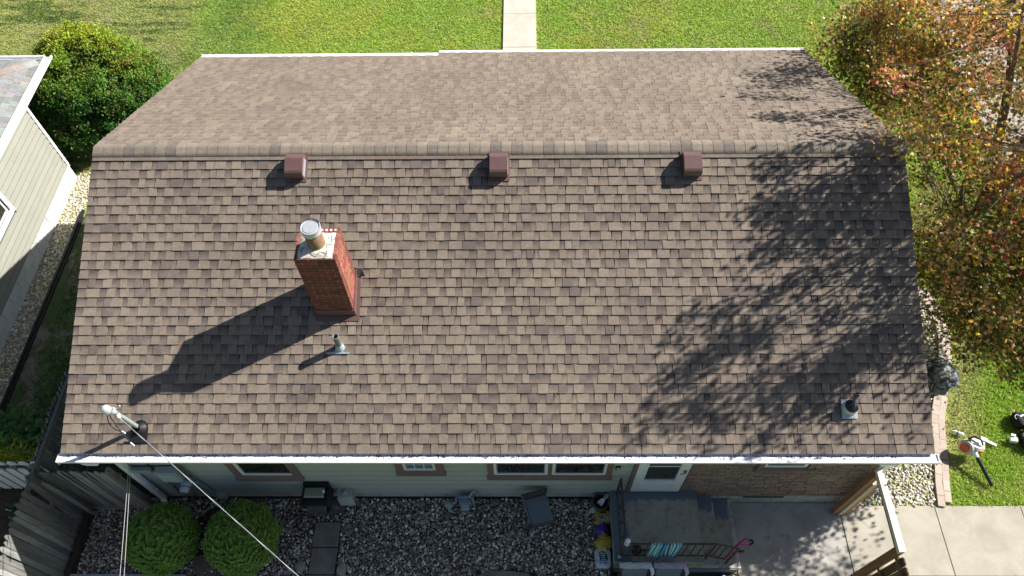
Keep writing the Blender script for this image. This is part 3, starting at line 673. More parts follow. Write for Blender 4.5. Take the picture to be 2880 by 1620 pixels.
# ---- vent pipe at the right eave
px_, ps = 5.10, 0.60 / cp
b_ = MB(); b_.prism([F(px_ - 0.115, ps - 0.16, 0.024), F(px_ + 0.105, ps - 0.16, 0.024), F(px_ + 0.105, ps + 0.1, 0.024), F(px_ - 0.115, ps + 0.12, 0.024)], (0, 0, 0.005)); rv = part('vent_pipe', b_, M['galv'], house)
nr = Vector((0, -sp * 0.55, 1)).normalized(); bb = Vector(F(px_, ps, 0.02))
b_ = MB(); b_.lathe(bb, [(0.118, 0), (0.105, 0.03), (0.10, 0.085), (0.094, 0.088)], 24, axis=nr, cap=False); part('collar', b_, M['galv'], rv)
b_ = MB(); b_.lathe(bb + nr * 0.06, [(0.096, 0), (0.094, 0.025), (0.07, 0.05), (0.035, 0.075), (0.0, 0.078)], 22, axis=nr, cap=False); part('boot', b_, M['black'], rv)
b_ = MB(); b_.tube([bb + Vector((0.02, 0.03, 0.08)), bb + Vector((0.045, 0.06, 0.27)), bb + Vector((0.045, 0.06, 0.10))], [0.024, 0.024, 0.017], 12, cap=False); part('pipe', b_, M['castiron'], rv)

# ---- service mast
mb0 = Vector(F(-5.12, 0.33 / cp, 0.0)); mt = Vector((-5.21, 0.29, 3.84))
b_ = MB(); b_.tube([mb0 - Vector((0, 0, 0.1)), mt], 0.031, 14); mast = part('service_mast', b_, simple('mast_conduit', (0.30, 0.335, 0.32), 0.55, 0.2, 20, metal=0.2), house)
b_ = MB(); hd = (mt - mb0).normalized(); b_.lathe(mt - hd * 0.06, [(0.05, 0), (0.05, 0.05), (0.04, 0.055)], 14, axis=hd)
b_.lathe(mt + Vector((-0.05, 0, -0.03)), [(0.052, -0.035), (0.064, -0.01), (0.064, 0.05), (0.052, 0.085), (0.028, 0.105), (0.0, 0.11)], 18, axis=(-0.5, 0.1, 1), cap=False); part('weatherhead', b_, M['galv'], mast)
b_ = MB(); b_.lathe(mb0 - Vector((0, 0, 0.01)), [(0.115, 0), (0.10, 0.03), (0.07, 0.06), (0.05, 0.10), (0.04, 0.115)], 22, axis=(0, -sp, cp), cap=False)
q = 0.33 / cp
b_.prism([F(-5.12 + 0.115 * math.cos(a_ * PI / 10), q + 0.115 * math.sin(a_ * PI / 10), 0.02) for a_ in range(11)] + [F(-5.235, q - 0.2, 0.02), F(-5.005, q - 0.2, 0.02)], (0, 0, 0.008))
b_.prism([F(-5.34, q - 0.215, 0.018), F(-4.98, q - 0.215, 0.018), F(-4.98, q - 0.19, 0.018), F(-5.34, q - 0.19, 0.018)], (0, 0, 0.008))
part('mast_boot', b_, M['black'], mast)
b_ = MB(); ins = mt + Vector((0.07, -0.05, -0.11)); b_.lathe(ins, [(0.0, -0.035), (0.03, -0.02), (0.02, 0), (0.03, 0.02), (0.0, 0.035)], 12, axis=(1, -1, 0), cap=False); b_.tube([mt + Vector((0.03, 0.03, -0.05)), mt + Vector((0.10, 0.05, -0.02)), mt + Vector((0.12, 0.05, 0.03))], 0.009, 6); part('insulator', b_, M['plasticw'], mast)
def arc(a_, c_, e_, n_=14):
    a_, c_, e_ = Vector(a_), Vector(c_), Vector(e_)
    return [a_ * (1 - s_) ** 2 + c_ * 2 * s_ * (1 - s_) + e_ * s_ ** 2 for s_ in [i_ / n_ for i_ in range(n_ + 1)]]
hd0 = mt + Vector((-0.06, -0.02, -0.04))
b_ = MB(); b_.tube(arc(hd0, hd0 + Vector((-0.22, -0.05, -0.45)), hd0 + Vector((0.17, -0.18, -0.27))), 0.007, 6); b_.tube(arc(hd0, hd0 + Vector((0.0, -0.1, -0.45)), hd0 + Vector((0.28, -0.32, -0.38))), 0.007, 6); part('drip_loop', b_, M['blackcable'], mast)
b_ = MB(); b_.tube([hd0 + Vector((0.24, -0.29, -0.37)), hd0 + Vector((0.30, -0.33, -0.38))], 0.012, 6); b_.tube([hd0 + Vector((0.12, -0.16, -0.28)), hd0 + Vector((0.18, -0.19, -0.27))], 0.012, 6); part('connector', b_, M['plasticw'], mast)

# ---- siding planks on the back wall
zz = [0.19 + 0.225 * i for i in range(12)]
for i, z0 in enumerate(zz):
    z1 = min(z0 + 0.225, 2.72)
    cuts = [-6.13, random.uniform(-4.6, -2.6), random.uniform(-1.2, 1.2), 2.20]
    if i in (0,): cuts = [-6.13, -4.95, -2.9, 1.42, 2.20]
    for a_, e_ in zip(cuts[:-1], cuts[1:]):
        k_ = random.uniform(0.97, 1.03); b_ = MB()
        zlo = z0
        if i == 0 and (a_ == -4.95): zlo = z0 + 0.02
        b_.prism([(a_ + 0.001, WY - 0.004, zlo), (a_ + 0.001, WY + 0.021, zlo), (a_ + 0.001, WY + 0.021, z1 + 0.01), (a_ + 0.001, WY + 0.012, z1 + 0.01)], (e_ - a_ - 0.002, 0, 0), 0, (k_, k_, k_)); b_.box(a_ + 0.001, e_ - 0.001, WY + 0.0055, WY + 0.02, z1 - 0.022, z1 + 0.012, 0, grey(0.72)); b_.box(a_ + 0.001, e_ - 0.001, WY - 0.0055, WY - 0.003, zlo, zlo + 0.014, 0, grey(0.8)); part('siding_plank', b_, M['siding'], wall)  # darker strips along the plank edges paint in the lap shading
b_ = MB(); b_.box(-6.16, -6.125, WY - 0.01, WY + 0.05, 0.1, 2.72); part('corner_board', b_, M['siding'], wall)
# foundation blocks
for r_ in range(3):
    z1 = 0.185 - r_ * 0.2; x = -6.13 - (0.2 if r_ % 2 else 0)
    if r_ == 0: tops = 0.185
    while x < 6.1:
        a_, e_ = max(x, -6.13), min(x + 0.39, 6.13); x += 0.4
        if e_ - a_ < 0.03 or (z1 - 0.19 < -0.05 and e_ < 1.9): continue
        zt = z1 if a_ < 3.3 else min(z1, 0.065)
        if a_ > 3.3 and r_ == 0: zt = 0.065
        if zt - (z1 - 0.19) < 0.02: continue
        if 4.28 < (a_ + e_) / 2 < 5.06 and r_ < 1: continue
        k_ = random.uniform(0.88, 1.08); b_ = MB(); b_.box(a_ + 0.003, e_, WY + 0.004, WY + 0.021, z1 - 0.192, zt, 0, (k_, k_, k_ * 0.98)); part('foundation_block', b_, M['block'], wall)
b_ = MB(); b_.box(4.28, 5.08, WY + 0.002, WY + 0.02, -0.06, 0.065); bw = part('basement_window', b_, M['galv'], house)
b_ = MB(); b_.box(4.32, 5.04, WY - 0.002, WY + 0.002, -0.04, 0.045); part('pane', b_, M['glass'], bw)
# brick facing on the right half of the back wall
b_ = MB(); b_.box(3.16, 6.13, WY + 0.004, WY + 0.022, 0.065, 2.72); bf = part('brick_facing', b_, M['mortar2'], house)
rowh = 0.079; rest = MB(); nb = 0
k = 0; z0 = 0.07
W4 = (4.14, 5.11, 1.38, 2.5)
while z0 < 2.70:
    x = 3.165 - (0.12 if k % 2 else 0); z1 = min(z0 + rowh - 0.009, 2.72)
    while x < 6.12:
        l_ = random.choice([0.20, 0.22, 0.24, 0.29]); a_, e_ = max(x, 3.165), min(x + l_ - 0.014, 6.13); x += l_
        if e_ - a_ < 0.03: continue
        if z1 > W4[2] and a_ < W4[1] and e_ > W4[0]:
            if a_ < W4[0] - 0.03: e_ = W4[0]
            elif e_ > W4[1] + 0.03: a_ = W4[1]
            else: continue
        t_ = random.uniform(0.75, 1.25); red = random.random()
        col = mixv((0.29, 0.19, 0.15), (0.25, 0.20, 0.165), red); col = tuple(q_ * t_ for q_ in col)
        vis = nb < 300 and z0 < 1.95
        mb_ = MB() if vis else rest
        mb_.box(a_, e_, WY - 0.004 - random.uniform(0, 0.003), WY + 0.008, z0, z1, 0, col)
        if vis: part('brick', mb_, M['brick'], bf); nb += 1
    z0 += rowh; k += 1
part('upper_bricks', rest, M['brick'], bf, stuff=True)
# windows
def window(x0, x1, z0, z1, panes, sill=True, sashmat=None, glassmat=None, bars=0, tw=0.13):
    b_ = MB(); y = WY
    b_.box(x0, x0 + tw, y - 0.03, y + 0.02, z0, z1); b_.box(x1 - tw, x1, y - 0.03, y + 0.02, z0, z1); b_.box(x0 + tw, x1 - tw, y - 0.03, y + 0.02, z1 - tw, z1)
    b_.prism([(x0 - 0.02, y - 0.055, z0 - 0.01), (x0 - 0.02, y + 0.02, z0 - 0.01), (x0 - 0.02, y + 0.02, z0 + tw + 0.03), (x0 - 0.02, y - 0.055, z0 + tw * 0.7)], (x1 - x0 + 0.04, 0, 0))
    wn = part('window', b_, M['trim'], house)
    for a_, e_ in panes:
        b_ = MB(); zz0 = z0 + tw + 0.06; t_ = 0.045
        b_.box(a_, a_ + t_, y - 0.022, y + 0.014, zz0, z1 - tw); b_.box(e_ - t_, e_, y - 0.022, y + 0.014, zz0, z1 - tw); b_.box(a_ + t_, e_ - t_, y - 0.022, y + 0.014, zz0, zz0 + t_); b_.box(a_ + t_, e_ - t_, y - 0.022, y + 0.014, z1 - tw - t_, z1 - tw)
        part('sash', b_, sashmat or M['white'], wn)
        b_ = MB(); b_.box(a_ + t_, e_ - t_, y - 0.006, y - 0.002, zz0 + t_, z1 - tw - t_); part('pane', b_, glassmat or M['glass'], wn)
        b_ = MB(); b_.box(a_ + t_ + 0.008, a_ + t_ + 0.014, y - 0.012, y - 0.007, zz0 + t_ + 0.01, z1 - tw - t_); b_.box(a_ + t_ + 0.014, e_ - t_ - 0.014, y - 0.012, y - 0.007, zz0 + t_ + 0.008, zz0 + t_ + 0.014); b_.box(e_ - t_ - 0.014, e_ - t_ - 0.008, y - 0.012, y - 0.007, zz0 + t_ + 0.01, z1 - tw - t_); part('inner_frame', b_, M['plasticw'], wn)
        if bars:
            b_ = MB()
            for q in range(1, bars): xx = a_ + t_ + (e_ - a_ - 2 * t_) * q / bars; b_.box(xx - 0.007, xx + 0.007, y - 0.016, y - 0.006, zz0 + t_, z1 - tw - t_)
            for q in (0.28, 0.55, 0.8): z_ = zz0 + t_ + (z1 - tw - zz0 - 2 * t_) * q; b_.box(a_ + t_, e_ - t_, y - 0.0161, y - 0.0061, z_ - 0.006, z_ + 0.006)
            part('muntin', b_, M['plasticw'], wn)
    return wn
window(-4.38, -3.28, 0.98, 2.45, [(-4.25, -3.36)])
window(-1.65, -0.87, 1.22, 2.3, [(-1.53, -0.99)], glassmat=M['frost'], bars=3)
window(-0.16, 1.87, 1.04, 2.45, [(-0.06, 0.82), (0.89, 1.78)], tw=0.1)
b_ = MB(); b_.box(0.825, 0.885, WY - 0.032, WY - 0.001, 1.2, 2.35); part('mullion', b_, M['trim'], house)
window(4.18, 5.07, 1.42, 2.45, [(4.26, 4.95)], tw=0.09)
# door
b_ = MB(); b_.box(2.205, 2.265, WY - 0.03, WY + 0.02, 0.36, 2.5); b_.box(3.115, 3.16, WY - 0.03, WY + 0.02, 0.36, 2.5); b_.box(2.265, 3.115, WY - 0.03, WY + 0.02, 2.45, 2.5); part('door_frame', b_, M['trim'], house)
b_ = MB(); y = WY - 0.035
b_.box(2.27, 2.43, y, y + 0.05, 0.41, 2.43); b_.box(2.94, 3.105, y, y + 0.05, 0.41, 2.43); b_.box(2.43, 2.94, y, y + 0.05, 2.2, 2.43); b_.box(2.43, 2.94, y, y + 0.05, 0.41, 0.95)
b_.box(2.40, 2.965, y - 0.012, y - 0.0005, 0.93, 0.955)
for a_, e_, c_, d_ in ((2.385, 2.965, 0.56, 0.575), (2.385, 2.965, 0.80, 0.815), (2.385, 2.40, 0.575, 0.80), (2.95, 2.965, 0.575, 0.80), (2.405, 2.425, 0.96, 2.2), (2.945, 2.965, 0.96, 2.2)): b_.box(a_, e_, y - 0.010, y - 0.0005, c_, d_)
door = part('door', b_, M['white'], house)
b_ = MB(); b_.box(2.43, 2.94, y + 0.02, y + 0.025, 0.95, 2.2); part('pane', b_, M['glass'], door)
b_ = MB(); b_.box(2.43, 2.94, y + 0.005, y + 0.018, 1.60, 1.625); b_.box(2.43, 2.94, y + 0.004, y + 0.0185, 0.955, 0.98); part('glazing_bar', b_, M['white'], door)
b_ = MB(); b_.obox((3.045, y - 0.008, 1.42), (1, 0, 0), (0, 1, 0), (0, 0, 1), 0.022, 0.008, 0.055); b_.tube([(3.045, y - 0.04, 1.44), (3.0, y - 0.06, 1.44), (2.95, y - 0.05, 1.43)], 0.01, 8); b_.lathe((3.045, y - 0.012, 1.44), [(0.016, 0), (0.012, 0.035)], 10, axis=(0, -1, 0)); part('handle', b_, simple('brass_handle', (0.35, 0.27, 0.15), 0.35, 0.1, 9, metal=0.7), door)
b_ = MB(); b_.box(2.2, 3.16, WY - 0.02, WY + 0.02, 0.33, 0.405); part('threshold', b_, M['trim'], wall)
b_ = MB(); b_.box(1.915, 1.985, WY - 0.03, WY - 0.002, 1.44, 1.58); dl = part('door_bell', b_, M['darkmetal'], house)
b_ = MB(); b_.box(1.93, 1.97, WY - 0.036, WY - 0.0305, 1.465, 1.555); part('bell_plate', b_, simple('bell_plate', (0.6, 0.5, 0.3), 0.5, 0.1, 9), dl)

# ---- electric service on the left end of the wall
b_ = MB(); b_.box(-5.53, -5.20, WY - 0.14, WY - 0.004, 1.18, 1.58); pn = part('breaker_box', b_, M['meter'], house)
b_ = MB(); b_.box(-5.51, -5.22, WY - 0.155, WY - 0.141, 1.2, 1.53); part('lid', b_, M['meter'], pn)
b_ = MB(); b_.box(-5.42, -5.10, WY - 0.10, WY - 0.004, 0.78, 1.12); em = part('electric_meter', b_, simple('dark_meter_base', (0.2, 0.23, 0.26), 0.5, 0.2, 20), house)
b_ = MB(); b_.lathe((-5.26, WY - 0.10, 0.95), [(0.088, 0), (0.088, 0.025), (0.08, 0.03), (0.08, 0.12), (0.07, 0.14), (0.0, 0.142)], 24, axis=(0, -1, 0), cap=False); part('meter_dome', b_, M['meter'], em)
b_ = MB(); b_.lathe((-5.26, WY - 0.155, 0.95), [(0.083, 0), (0.083, 0.012)], 24, axis=(0, -1, 0)); part('meter_ring', b_, M['darkmetal'], em)
b_ = MB(); b_.box(-5.17, -5.13, WY - 0.103, WY - 0.1005, 1.0, 1.07); part('meter_tag', b_, M['plasticw'], em)
b_ = MB(); b_.tube([(-5.15, 0.27, 2.74), (-5.14, 0.27, 1.3), (-5.12, 0.27, 1.05)], 0.034, 10); part('conduit', b_, simple('dark_conduit', (0.12, 0.14, 0.14), 0.6, 0.2, 20), house)
b_ = MB(); b_.tube([(-5.10, 0.28, 1.0), (-5.04, 0.29, 0.6), (-5.0, 0.28, 0.02)], 0.022, 8); part('conduit', b_, simple('grey_conduit', (0.22, 0.26, 0.27), 0.6, 0.2, 20), house)
b_ = MB(); b_.box(-6.0, -5.62, WY - 0.09, WY - 0.004, 1.44, 1.58); part('junction_box', b_, simple('blue_grey_box', (0.28, 0.36, 0.37), 0.5, 0.2, 20), house)
b_ = MB(); b_.tube([(-5.62, 0.29, 2.7), (-5.6, 0.3, 1.8), (-5.6, 0.29, 1.52), (-5.58, 0.29, 1.3), (-5.62, 0.28, 1.12), (-5.55, 0.28, 0.8), (-5.58, 0.27, 0.45), (-5.5, 0.27, 0.2), (-5.55, 0.24, 0.03), (-5.42, 0.26, 0.05), (-5.38, 0.29, 0.3)], 0.011, 6); part('wall_cable', b_, M['blackcable'], house)
b_ = MB(); b_.tube([(-5.62, 0.28, 1.3), (-5.57, 0.27, 1.1), (-5.52, 0.27, 0.78), (-5.55, 0.26, 0.42), (-5.45, 0.26, 0.22), (-5.47, 0.25, 0.08)], 0.008, 6); part('wall_cable', b_, M['cable'], house)
b_ = MB(); b_.tube([(-6.1, 0.3, 1.62), (-5.6, 0.3, 1.63), (-5.2, 0.3, 1.66)], 0.012, 6); part('wall_cable', b_, M['blackcable'], house)
# small boxes low on the wall
b_ = MB(); b_.box(-5.05, -4.85, WY - 0.07, WY - 0.004, 0.06, 0.24); part('phone_box', b_, M['meter'], house)
b_ = MB(); b_.prism([(-2.82, WY - 0.001, 0.48), (-2.82, WY - 0.13, 0.44), (-2.82, WY - 0.13, 0.14), (-2.82, WY - 0.001, 0.12)], (0.26, 0, 0)); dx_ = part('dryer_vent', b_, simple('vent_grey', (0.33, 0.35, 0.31), 0.6, 0.1, 20), house)
b_ = MB(); b_.prism([(-2.84, WY - 0.131, 0.36), (-2.56, WY - 0.131, 0.36), (-2.54, WY - 0.2, 0.12), (-2.80, WY - 0.2, 0.12)], (0, 0.006, 0)); part('flap', b_, simple('vent_flap', (0.42, 0.45, 0.44), 0.6, 0.1, 20), dx_)
b_ = MB(); b_.lathe((-2.69, WY - 0.07, 0.462), [(0.055, 0), (0.05, 0.015), (0.0, 0.018)], 16, cap=False); part('dial', b_, simple('vent_dial', (0.36, 0.38, 0.34), 0.6, 0.1, 20), dx_)

# ============================================================ NEIGHBOUR'S HOUSE
nh = thing('neighbour_house', 'neighbour house corner with pale beige lap siding and grey green shingles at left edge', 'house', (-11.5, 4, -0.3))
NX = -10.4
b_ = MB(); b_.box(-18, NX - 0.02, -4, 8.28, -0.3, 2.2); nw = part('wall', b_, M['deck'], nh)
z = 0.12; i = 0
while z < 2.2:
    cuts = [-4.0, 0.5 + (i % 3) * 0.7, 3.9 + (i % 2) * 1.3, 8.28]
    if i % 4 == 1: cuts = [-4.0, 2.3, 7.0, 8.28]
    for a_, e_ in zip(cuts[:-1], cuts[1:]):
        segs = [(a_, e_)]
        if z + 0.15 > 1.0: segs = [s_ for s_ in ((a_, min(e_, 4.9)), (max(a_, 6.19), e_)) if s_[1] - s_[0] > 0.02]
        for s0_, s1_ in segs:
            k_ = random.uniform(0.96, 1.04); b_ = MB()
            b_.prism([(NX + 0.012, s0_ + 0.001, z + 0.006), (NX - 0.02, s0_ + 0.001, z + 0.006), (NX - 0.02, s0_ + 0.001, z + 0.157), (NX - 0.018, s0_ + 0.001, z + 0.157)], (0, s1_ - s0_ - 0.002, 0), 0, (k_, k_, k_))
            b_.prism([(NX - 0.0125, s0_ + 0.001, z + 0.138), (NX - 0.02, s0_ + 0.001, z + 0.138), (NX - 0.02, s0_ + 0.001, z + 0.166), (NX - 0.0125, s0_ + 0.001, z + 0.166)], (0, s1_ - s0_ - 0.002, 0), 0, grey(0.9)); b_.box(NX + 0.0105, NX + 0.0125, s0_ + 0.001, s1_ - 0.001, z + 0.006, z + 0.022, 0, grey(0.76)); part('siding_plank', b_, M['nsiding'], nw)  # toned strips stand in for the shade line at each lap
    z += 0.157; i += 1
b_ = MB(); b_.box(NX - 0.05, NX + 0.02, 8.24, 8.31, 0.06, 2.2); part('corner_board', b_, M['white'], nw)
for r_ in range(3):
    z1 = 0.115 - r_ * 0.2; y_ = -3.9 - (0.2 if r_ % 2 else 0)
    while y_ < 8.28:
        a_, e_ = max(y_, -4), min(y_ + 0.39, 8.26); y_ += 0.4
        if e_ - a_ < 0.03: continue
        if r_ < 1 and a_ < 6.72 and e_ > 5.92:
            if a_ < 5.9: e_ = 5.92
            elif e_ > 6.74: a_ = 6.72
            else: continue
        k_ = random.uniform(0.93, 1.04); b_ = MB(); b_.box(NX - 0.018, NX + 0.022 - 0.002 * (r_ % 2), a_ + 0.003, e_, max(z1 - 0.194, -0.31), z1, 0, (k_, k_, k_)); part('foundation_block', b_, M['nblock'], nw)
bwn = None
b_ = MB(); b_.box(NX - 0.02, NX + 0.024, 5.92, 6.72, -0.085, -0.05); b_.box(NX - 0.02, NX + 0.024, 6.68, 6.72, -0.05, 0.115); bwn = part('basement_window', b_, M['nblock'], nh)
for q in range(4):
    b_ = MB(); b_.box(NX - 0.019, NX + 0.01, 5.94 + q * 0.186, 6.118 + q * 0.186, -0.045, 0.11); part('glass_block', b_, M['glassblock'], bwn)
b_ = MB(); y0_, y1_, z0_, z1_ = 4.9, 6.19, 1.0, 1.95
b_.box(NX - 0.02, NX + 0.03, y0_, y0_ + 0.1, z0_, z1_); b_.box(NX - 0.02, NX + 0.03, y1_ - 0.1, y1_, z0_, z1_); b_.box(NX - 0.02, NX + 0.035, y0_ + 0.1, y1_ - 0.1, z0_, z0_ + 0.1); b_.box(NX - 0.02, NX + 0.03, y0_ + 0.1, y1_ - 0.1, z1_ - 0.1, z1_); nwin = part('window', b_, M['white'], nh)
b_ = MB(); b_.box(NX - 0.01, NX - 0.004, y0_ + 0.1, y1_ - 0.1, z0_ + 0.1, z1_ - 0.1); part('pane', b_, M['glass'], nwin)
b_ = MB(); b_.box(NX - 0.003, NX + 0.012, y0_ + 0.15, y1_ - 0.15, z0_ + 0.14, z0_ + 0.18); b_.box(NX - 0.003, NX + 0.012, y1_ - 0.19, y1_ - 0.15, z0_ + 0.18, z1_ - 0.1); part('sash', b_, M['white'], nwin)
# hip roof: eave corner at (-10.3, 9.42)
EX0, EY0, EZ0, NP = -10.27, 9.36, 2.30, math.radians(19)
nc, ns_ = math.cos(NP), math.sin(NP)
b_ = MB(); APX = -14.5; run_ = EX0 - APX; zt = EZ0 + run_ * math.tan(NP)
b_.add([(EX0, -6, EZ0), (EX0, EY0, EZ0), (APX, EY0 - run_, zt), (APX, -6, zt), (-18.7, -6, EZ0), (-18.7, EY0, EZ0), (EX0, -6, EZ0 - 0.1), (EX0, EY0, EZ0 - 0.1), (-18.7, EY0, EZ0 - 0.1), (-18.7, -6, EZ0 - 0.1)],
       [(0, 1, 2, 3), (3, 2, 5, 4), (1, 5, 2), (0, 6, 7, 1), (1, 7, 8, 5), (6, 9, 8, 7), (0, 3, 4, 9, 6)])
nroof = part('roof', b_, M['nshingle_deck'] if 'nshingle_deck' in M else simple('grey_roof_deck', (0.09, 0.09, 0.085), 0.95), nh)
NT = [(0.25, 0.258, 0.25), (0.225, 0.233, 0.228), (0.28, 0.288, 0.278), (0.195, 0.205, 0.208), (0.25, 0.244, 0.234), (0.262, 0.268, 0.26), (0.21, 0.216, 0.214)]
def clip_half(poly, fn):
    out = []
    for i_ in range(len(poly)):
        a_, c_ = poly[i_], poly[(i_ + 1) % len(poly)]; fa, fc = fn(a_), fn(c_)
        if fa >= 0: out.append(a_)
        if (fa >= 0) != (fc >= 0): s_ = fa / (fa - fc); out.append(tuple(a_[q_] + (c_[q_] - a_[q_]) * s_ for q_ in range(len(a_))))
    return out
def hip_shingles(side):
    """pieces on the slope facing +x ('x') or the slope facing +y ('y'); u along the eave away from the corner, s up the slope"""
    k_ = 0; s_ = 0.0
    while s_ < 1.35:
        u = 0.0; 
        while u < (4.2 if side == 'x' else 1.6):
            w_ = rs.choice([0.13, 0.16, 0.2, 0.24]); tn = rs.choice(NT); tn = tuple(q_ * rs.uniform(0.92, 1.08) for q_ in tn)
            th = rs.choice([0.009, 0.013])
            poly = [(u + 0.002, s_), (u + w_ - 0.002, s_), (u + w_ - 0.002, s_ + 0.155), (u + 0.002, s_ + 0.155)]
            poly = clip_half(poly, lambda q_: q_[0] - q_[1] * nc)
            u += w_
            if len(poly) < 3: continue
            def Tn(q_, h):
                if side == 'x': return (EX0 + 0.03 - q_[1] * nc + h * ns_, EY0 - q_[0], EZ0 + q_[1] * ns_ + h * nc)
                return (EX0 - q_[0], EY0 + 0.03 - q_[1] * nc + h * ns_, EZ0 + q_[1] * ns_ + h * nc)
            top = [Tn(q_, th - (q_[1] - s_) / 0.155 * (th - 0.003)) for q_ in poly]; bot = [Tn(q_, -0.001) for q_ in poly]
            b2 = MB(); n_ = len(top); b2.add(top + bot, [tuple(range(n_))] + [(i_, n_ + i_, n_ + (i_ + 1) % n_, (i_ + 1) % n_) for i_ in range(n_)], 0, tn)
            part('shingle', b2, M['nshingle'], nroof)
        s_ += 0.143; k_ += 1
hip_shingles('x'); hip_shingles('y')
for i in range(9):   # hip caps
    d0 = 0.05 + i * 0.165; tn = tuple(q_ * 1.05 for q_ in rs.choice([(0.27, 0.245, 0.22), (0.30, 0.305, 0.285), (0.25, 0.22, 0.195), (0.22, 0.22, 0.21)]))
    b_ = MB(); vs = []
    for dd, lift in ((d0, 0.014), (d0 + 0.18, 0.006)):
        c0 = Vector((EX0 - dd, EY0 - dd, EZ0 + dd * math.tan(NP)))
        for wv, hh in ((-0.15, 0.012), (-0.08, 0.02), (0, 0.026), (0.08, 0.02), (0.15, 0.012)):
            # across the hip: towards +x side (wv>0) drops along that slope
            if wv >= 0: p_ = c0 + Vector((wv * 0.72, -wv * 0.72, -0)) ; p_.z = EZ0 + (EX0 - p_.x) * math.tan(NP)
            else: p_ = c0 + Vector((wv * 0.72, -wv * 0.72, 0)); p_.z = EZ0 + (EY0 - p_.y) * math.tan(NP)
            p_.z += hh + lift; vs.append(p_)
    b_.add(vs, [(j_, j_ + 1, 5 + j_ + 1, 5 + j_) for j_ in range(4)] + [(0, 5, 9, 4)], 0, tn); b_.add([vs[0], vs[1], vs[2], vs[3], vs[4], (vs[2][0], vs[2][1], vs[2][2] - 0.05)], [(0, 1, 2, 3, 4, 5)], 0, tn); part('hip_cap', b_, M['nshingle'], nroof)
def open_gutter(p0, p1, out, width, name):
    """open trough from p0 to p1, 'out' is the outward horizontal unit vector"""
    p0, p1, out = Vector(p0), Vector(p1), Vector(out); b2 = MB()
    prf = [(0, 0.0), (0, -0.11), (width * 0.7, -0.11), (width, -0.05), (width, 0.0), (width - 0.028, 0.0), (width - 0.028, -0.006), (width - 0.006, -0.006), (width - 0.006, -0.05), (width * 0.68, -0.10), (0.008, -0.10), (0.008, 0.0)]
    prf = [(0, 0.0), (0, -0.11), (width * 0.7, -0.11), (width, -0.05), (width, 0.0), (width - 0.03, 0.0), (width - 0.03, -0.045), (0.006, -0.05), (0.006, 0.0)]
    b2.prism([p0 + out * a_ + Vector((0, 0, h_)) for a_, h_ in prf], p1 - p0); return part(name, b2, M['white'], nh)
ng = open_gutter((EX0 + 0.04, -6, 2.30), (EX0 + 0.04, EY0 + 0.17, 2.30), (1, 0, 0), 0.165, 'gutter')
open_gutter((-18.7, EY0 + 0.04, 2.298), (EX0 + 0.03, EY0 + 0.04, 2.298), (0, 1, 0), 0.13, 'gutter')
for yy in [8.75 - q * 0.72 for q in range(9)]:
    b_ = MB(); b_.tube([(EX0 + 0.19, yy, 2.303), (EX0 + 0.09, yy + 0.04, 2.30), (EX0 + 0.09, yy - 0.05, 2.30), (EX0 + 0.19, yy, 2.303)], 0.004, 5); part('gutter_hanger', b_, M['galv'], ng)
b_ = MB(); b_.box(NX - 0.02, EX0 + 0.04, -5, EY0, 2.17, 2.19); part('soffit', b_, M['white'], nh)

# ============================================================ EDGING AND FENCES
b_ = MB(); b_.box(-9.90, -9.85, -2.5, 7.2, -0.33, -0.24); b_.box(-9.845, -9.80, -2.5, 7.0, -0.33, -0.27)
tag(part('garden_edging', b_, M['edging']), 'long black plastic edging strip beside the neighbour gravel', 'edging')
b_ = MB(); b_.box(-7.34, -7.28, -3.5, 0.1, -0.05, 0.06); tag(part('edging_board', b_, M['brownboard']), 'dark brown edging board at the foot of the tall grey fence', 'edging')
b_ = MB(); b_.box(-7.28, -6.55, 0.10, 0.135, -0.05, 0.04); tag(part('edging_stones', b_, M['stone']), 'grey stone kerb along the foot of the fence panel beside the gravel', 'edging')
b_ = MB(); b_.box(-7.27, -5.3, -1.08, -1.02, -0.05, 0.05); tag(part('edging_timber', b_, M['bluewood']), 'pale blue grey timber edging at the bottom left of the gravel', 'edging')

def picket(par, foot, along, out, w_, h, lean=0, name='picket', mat='fence', tip=0.09, th=0.018, tone=None):
    foot, along, out = Vector(foot), Vector(along), Vector(out)
    up = Vector((0, 0, 1)) + along * lean
    hw = w_ / 2
    k_ = random.uniform(0.6, 1.35); tn = tone or (k_ * random.uniform(0.97, 1.05), k_, k_ * random.uniform(0.92, 1.04))
    o2 = [(-hw, 0), (hw, 0), (hw, h - tip), (hw * 0.72, h - tip * 0.35), (hw * 0.25, h), (-hw * 0.25, h), (-hw * 0.72, h - tip * 0.35), (-hw, h - tip)]
    b2 = MB(); b2.prism([foot + along * a_ + up * z_ for a_, z_ in o2], out * th, 0, tn); return part(name, b2, M[mat], par)
fa = thing('stockade_fence', 'tall weathered grey stockade fence with pointed pickets running along the yard', 'fence', (-7.4, -1, 0))
y_ = -2.6
while y_ < 1.95:
    w_ = random.uniform(0.078, 0.09); hgt = random.uniform(1.76, 1.84)
    picket(fa, (-7.405 if y_ < 0.02 else -7.45, y_, -0.06), (0, 1, 0), (-0.018 / 0.018, 0, 0), w_, hgt + 0.06, random.gauss(0, 0.006) + (0.05 if -0.12 < y_ < 0.0 else 0), tone=None); y_ += 0.096
for z_ in (1.70, 0.95, 0.3):
    b_ = MB(); b_.box(-7.40, -7.352, 0.22, 2.0, z_, z_ + 0.085); part('rail', b_, M['rail'], fa)
    b_ = MB(); b_.box(-7.47, -7.425, -2.7, 0.2, z_ - 0.1, z_ - 0.015); part('rail', b_, M['rail'], fa)
b_ = MB(); b_.prism([(-7.41, -0.10, 1.72), (-7.385, -0.10, 1.72), (-7.36, 0.25, 1.80), (-7.385, 0.25, 1.80)], (0, 0, 0.03)); part('splinter', b_, M['rail'], fa)
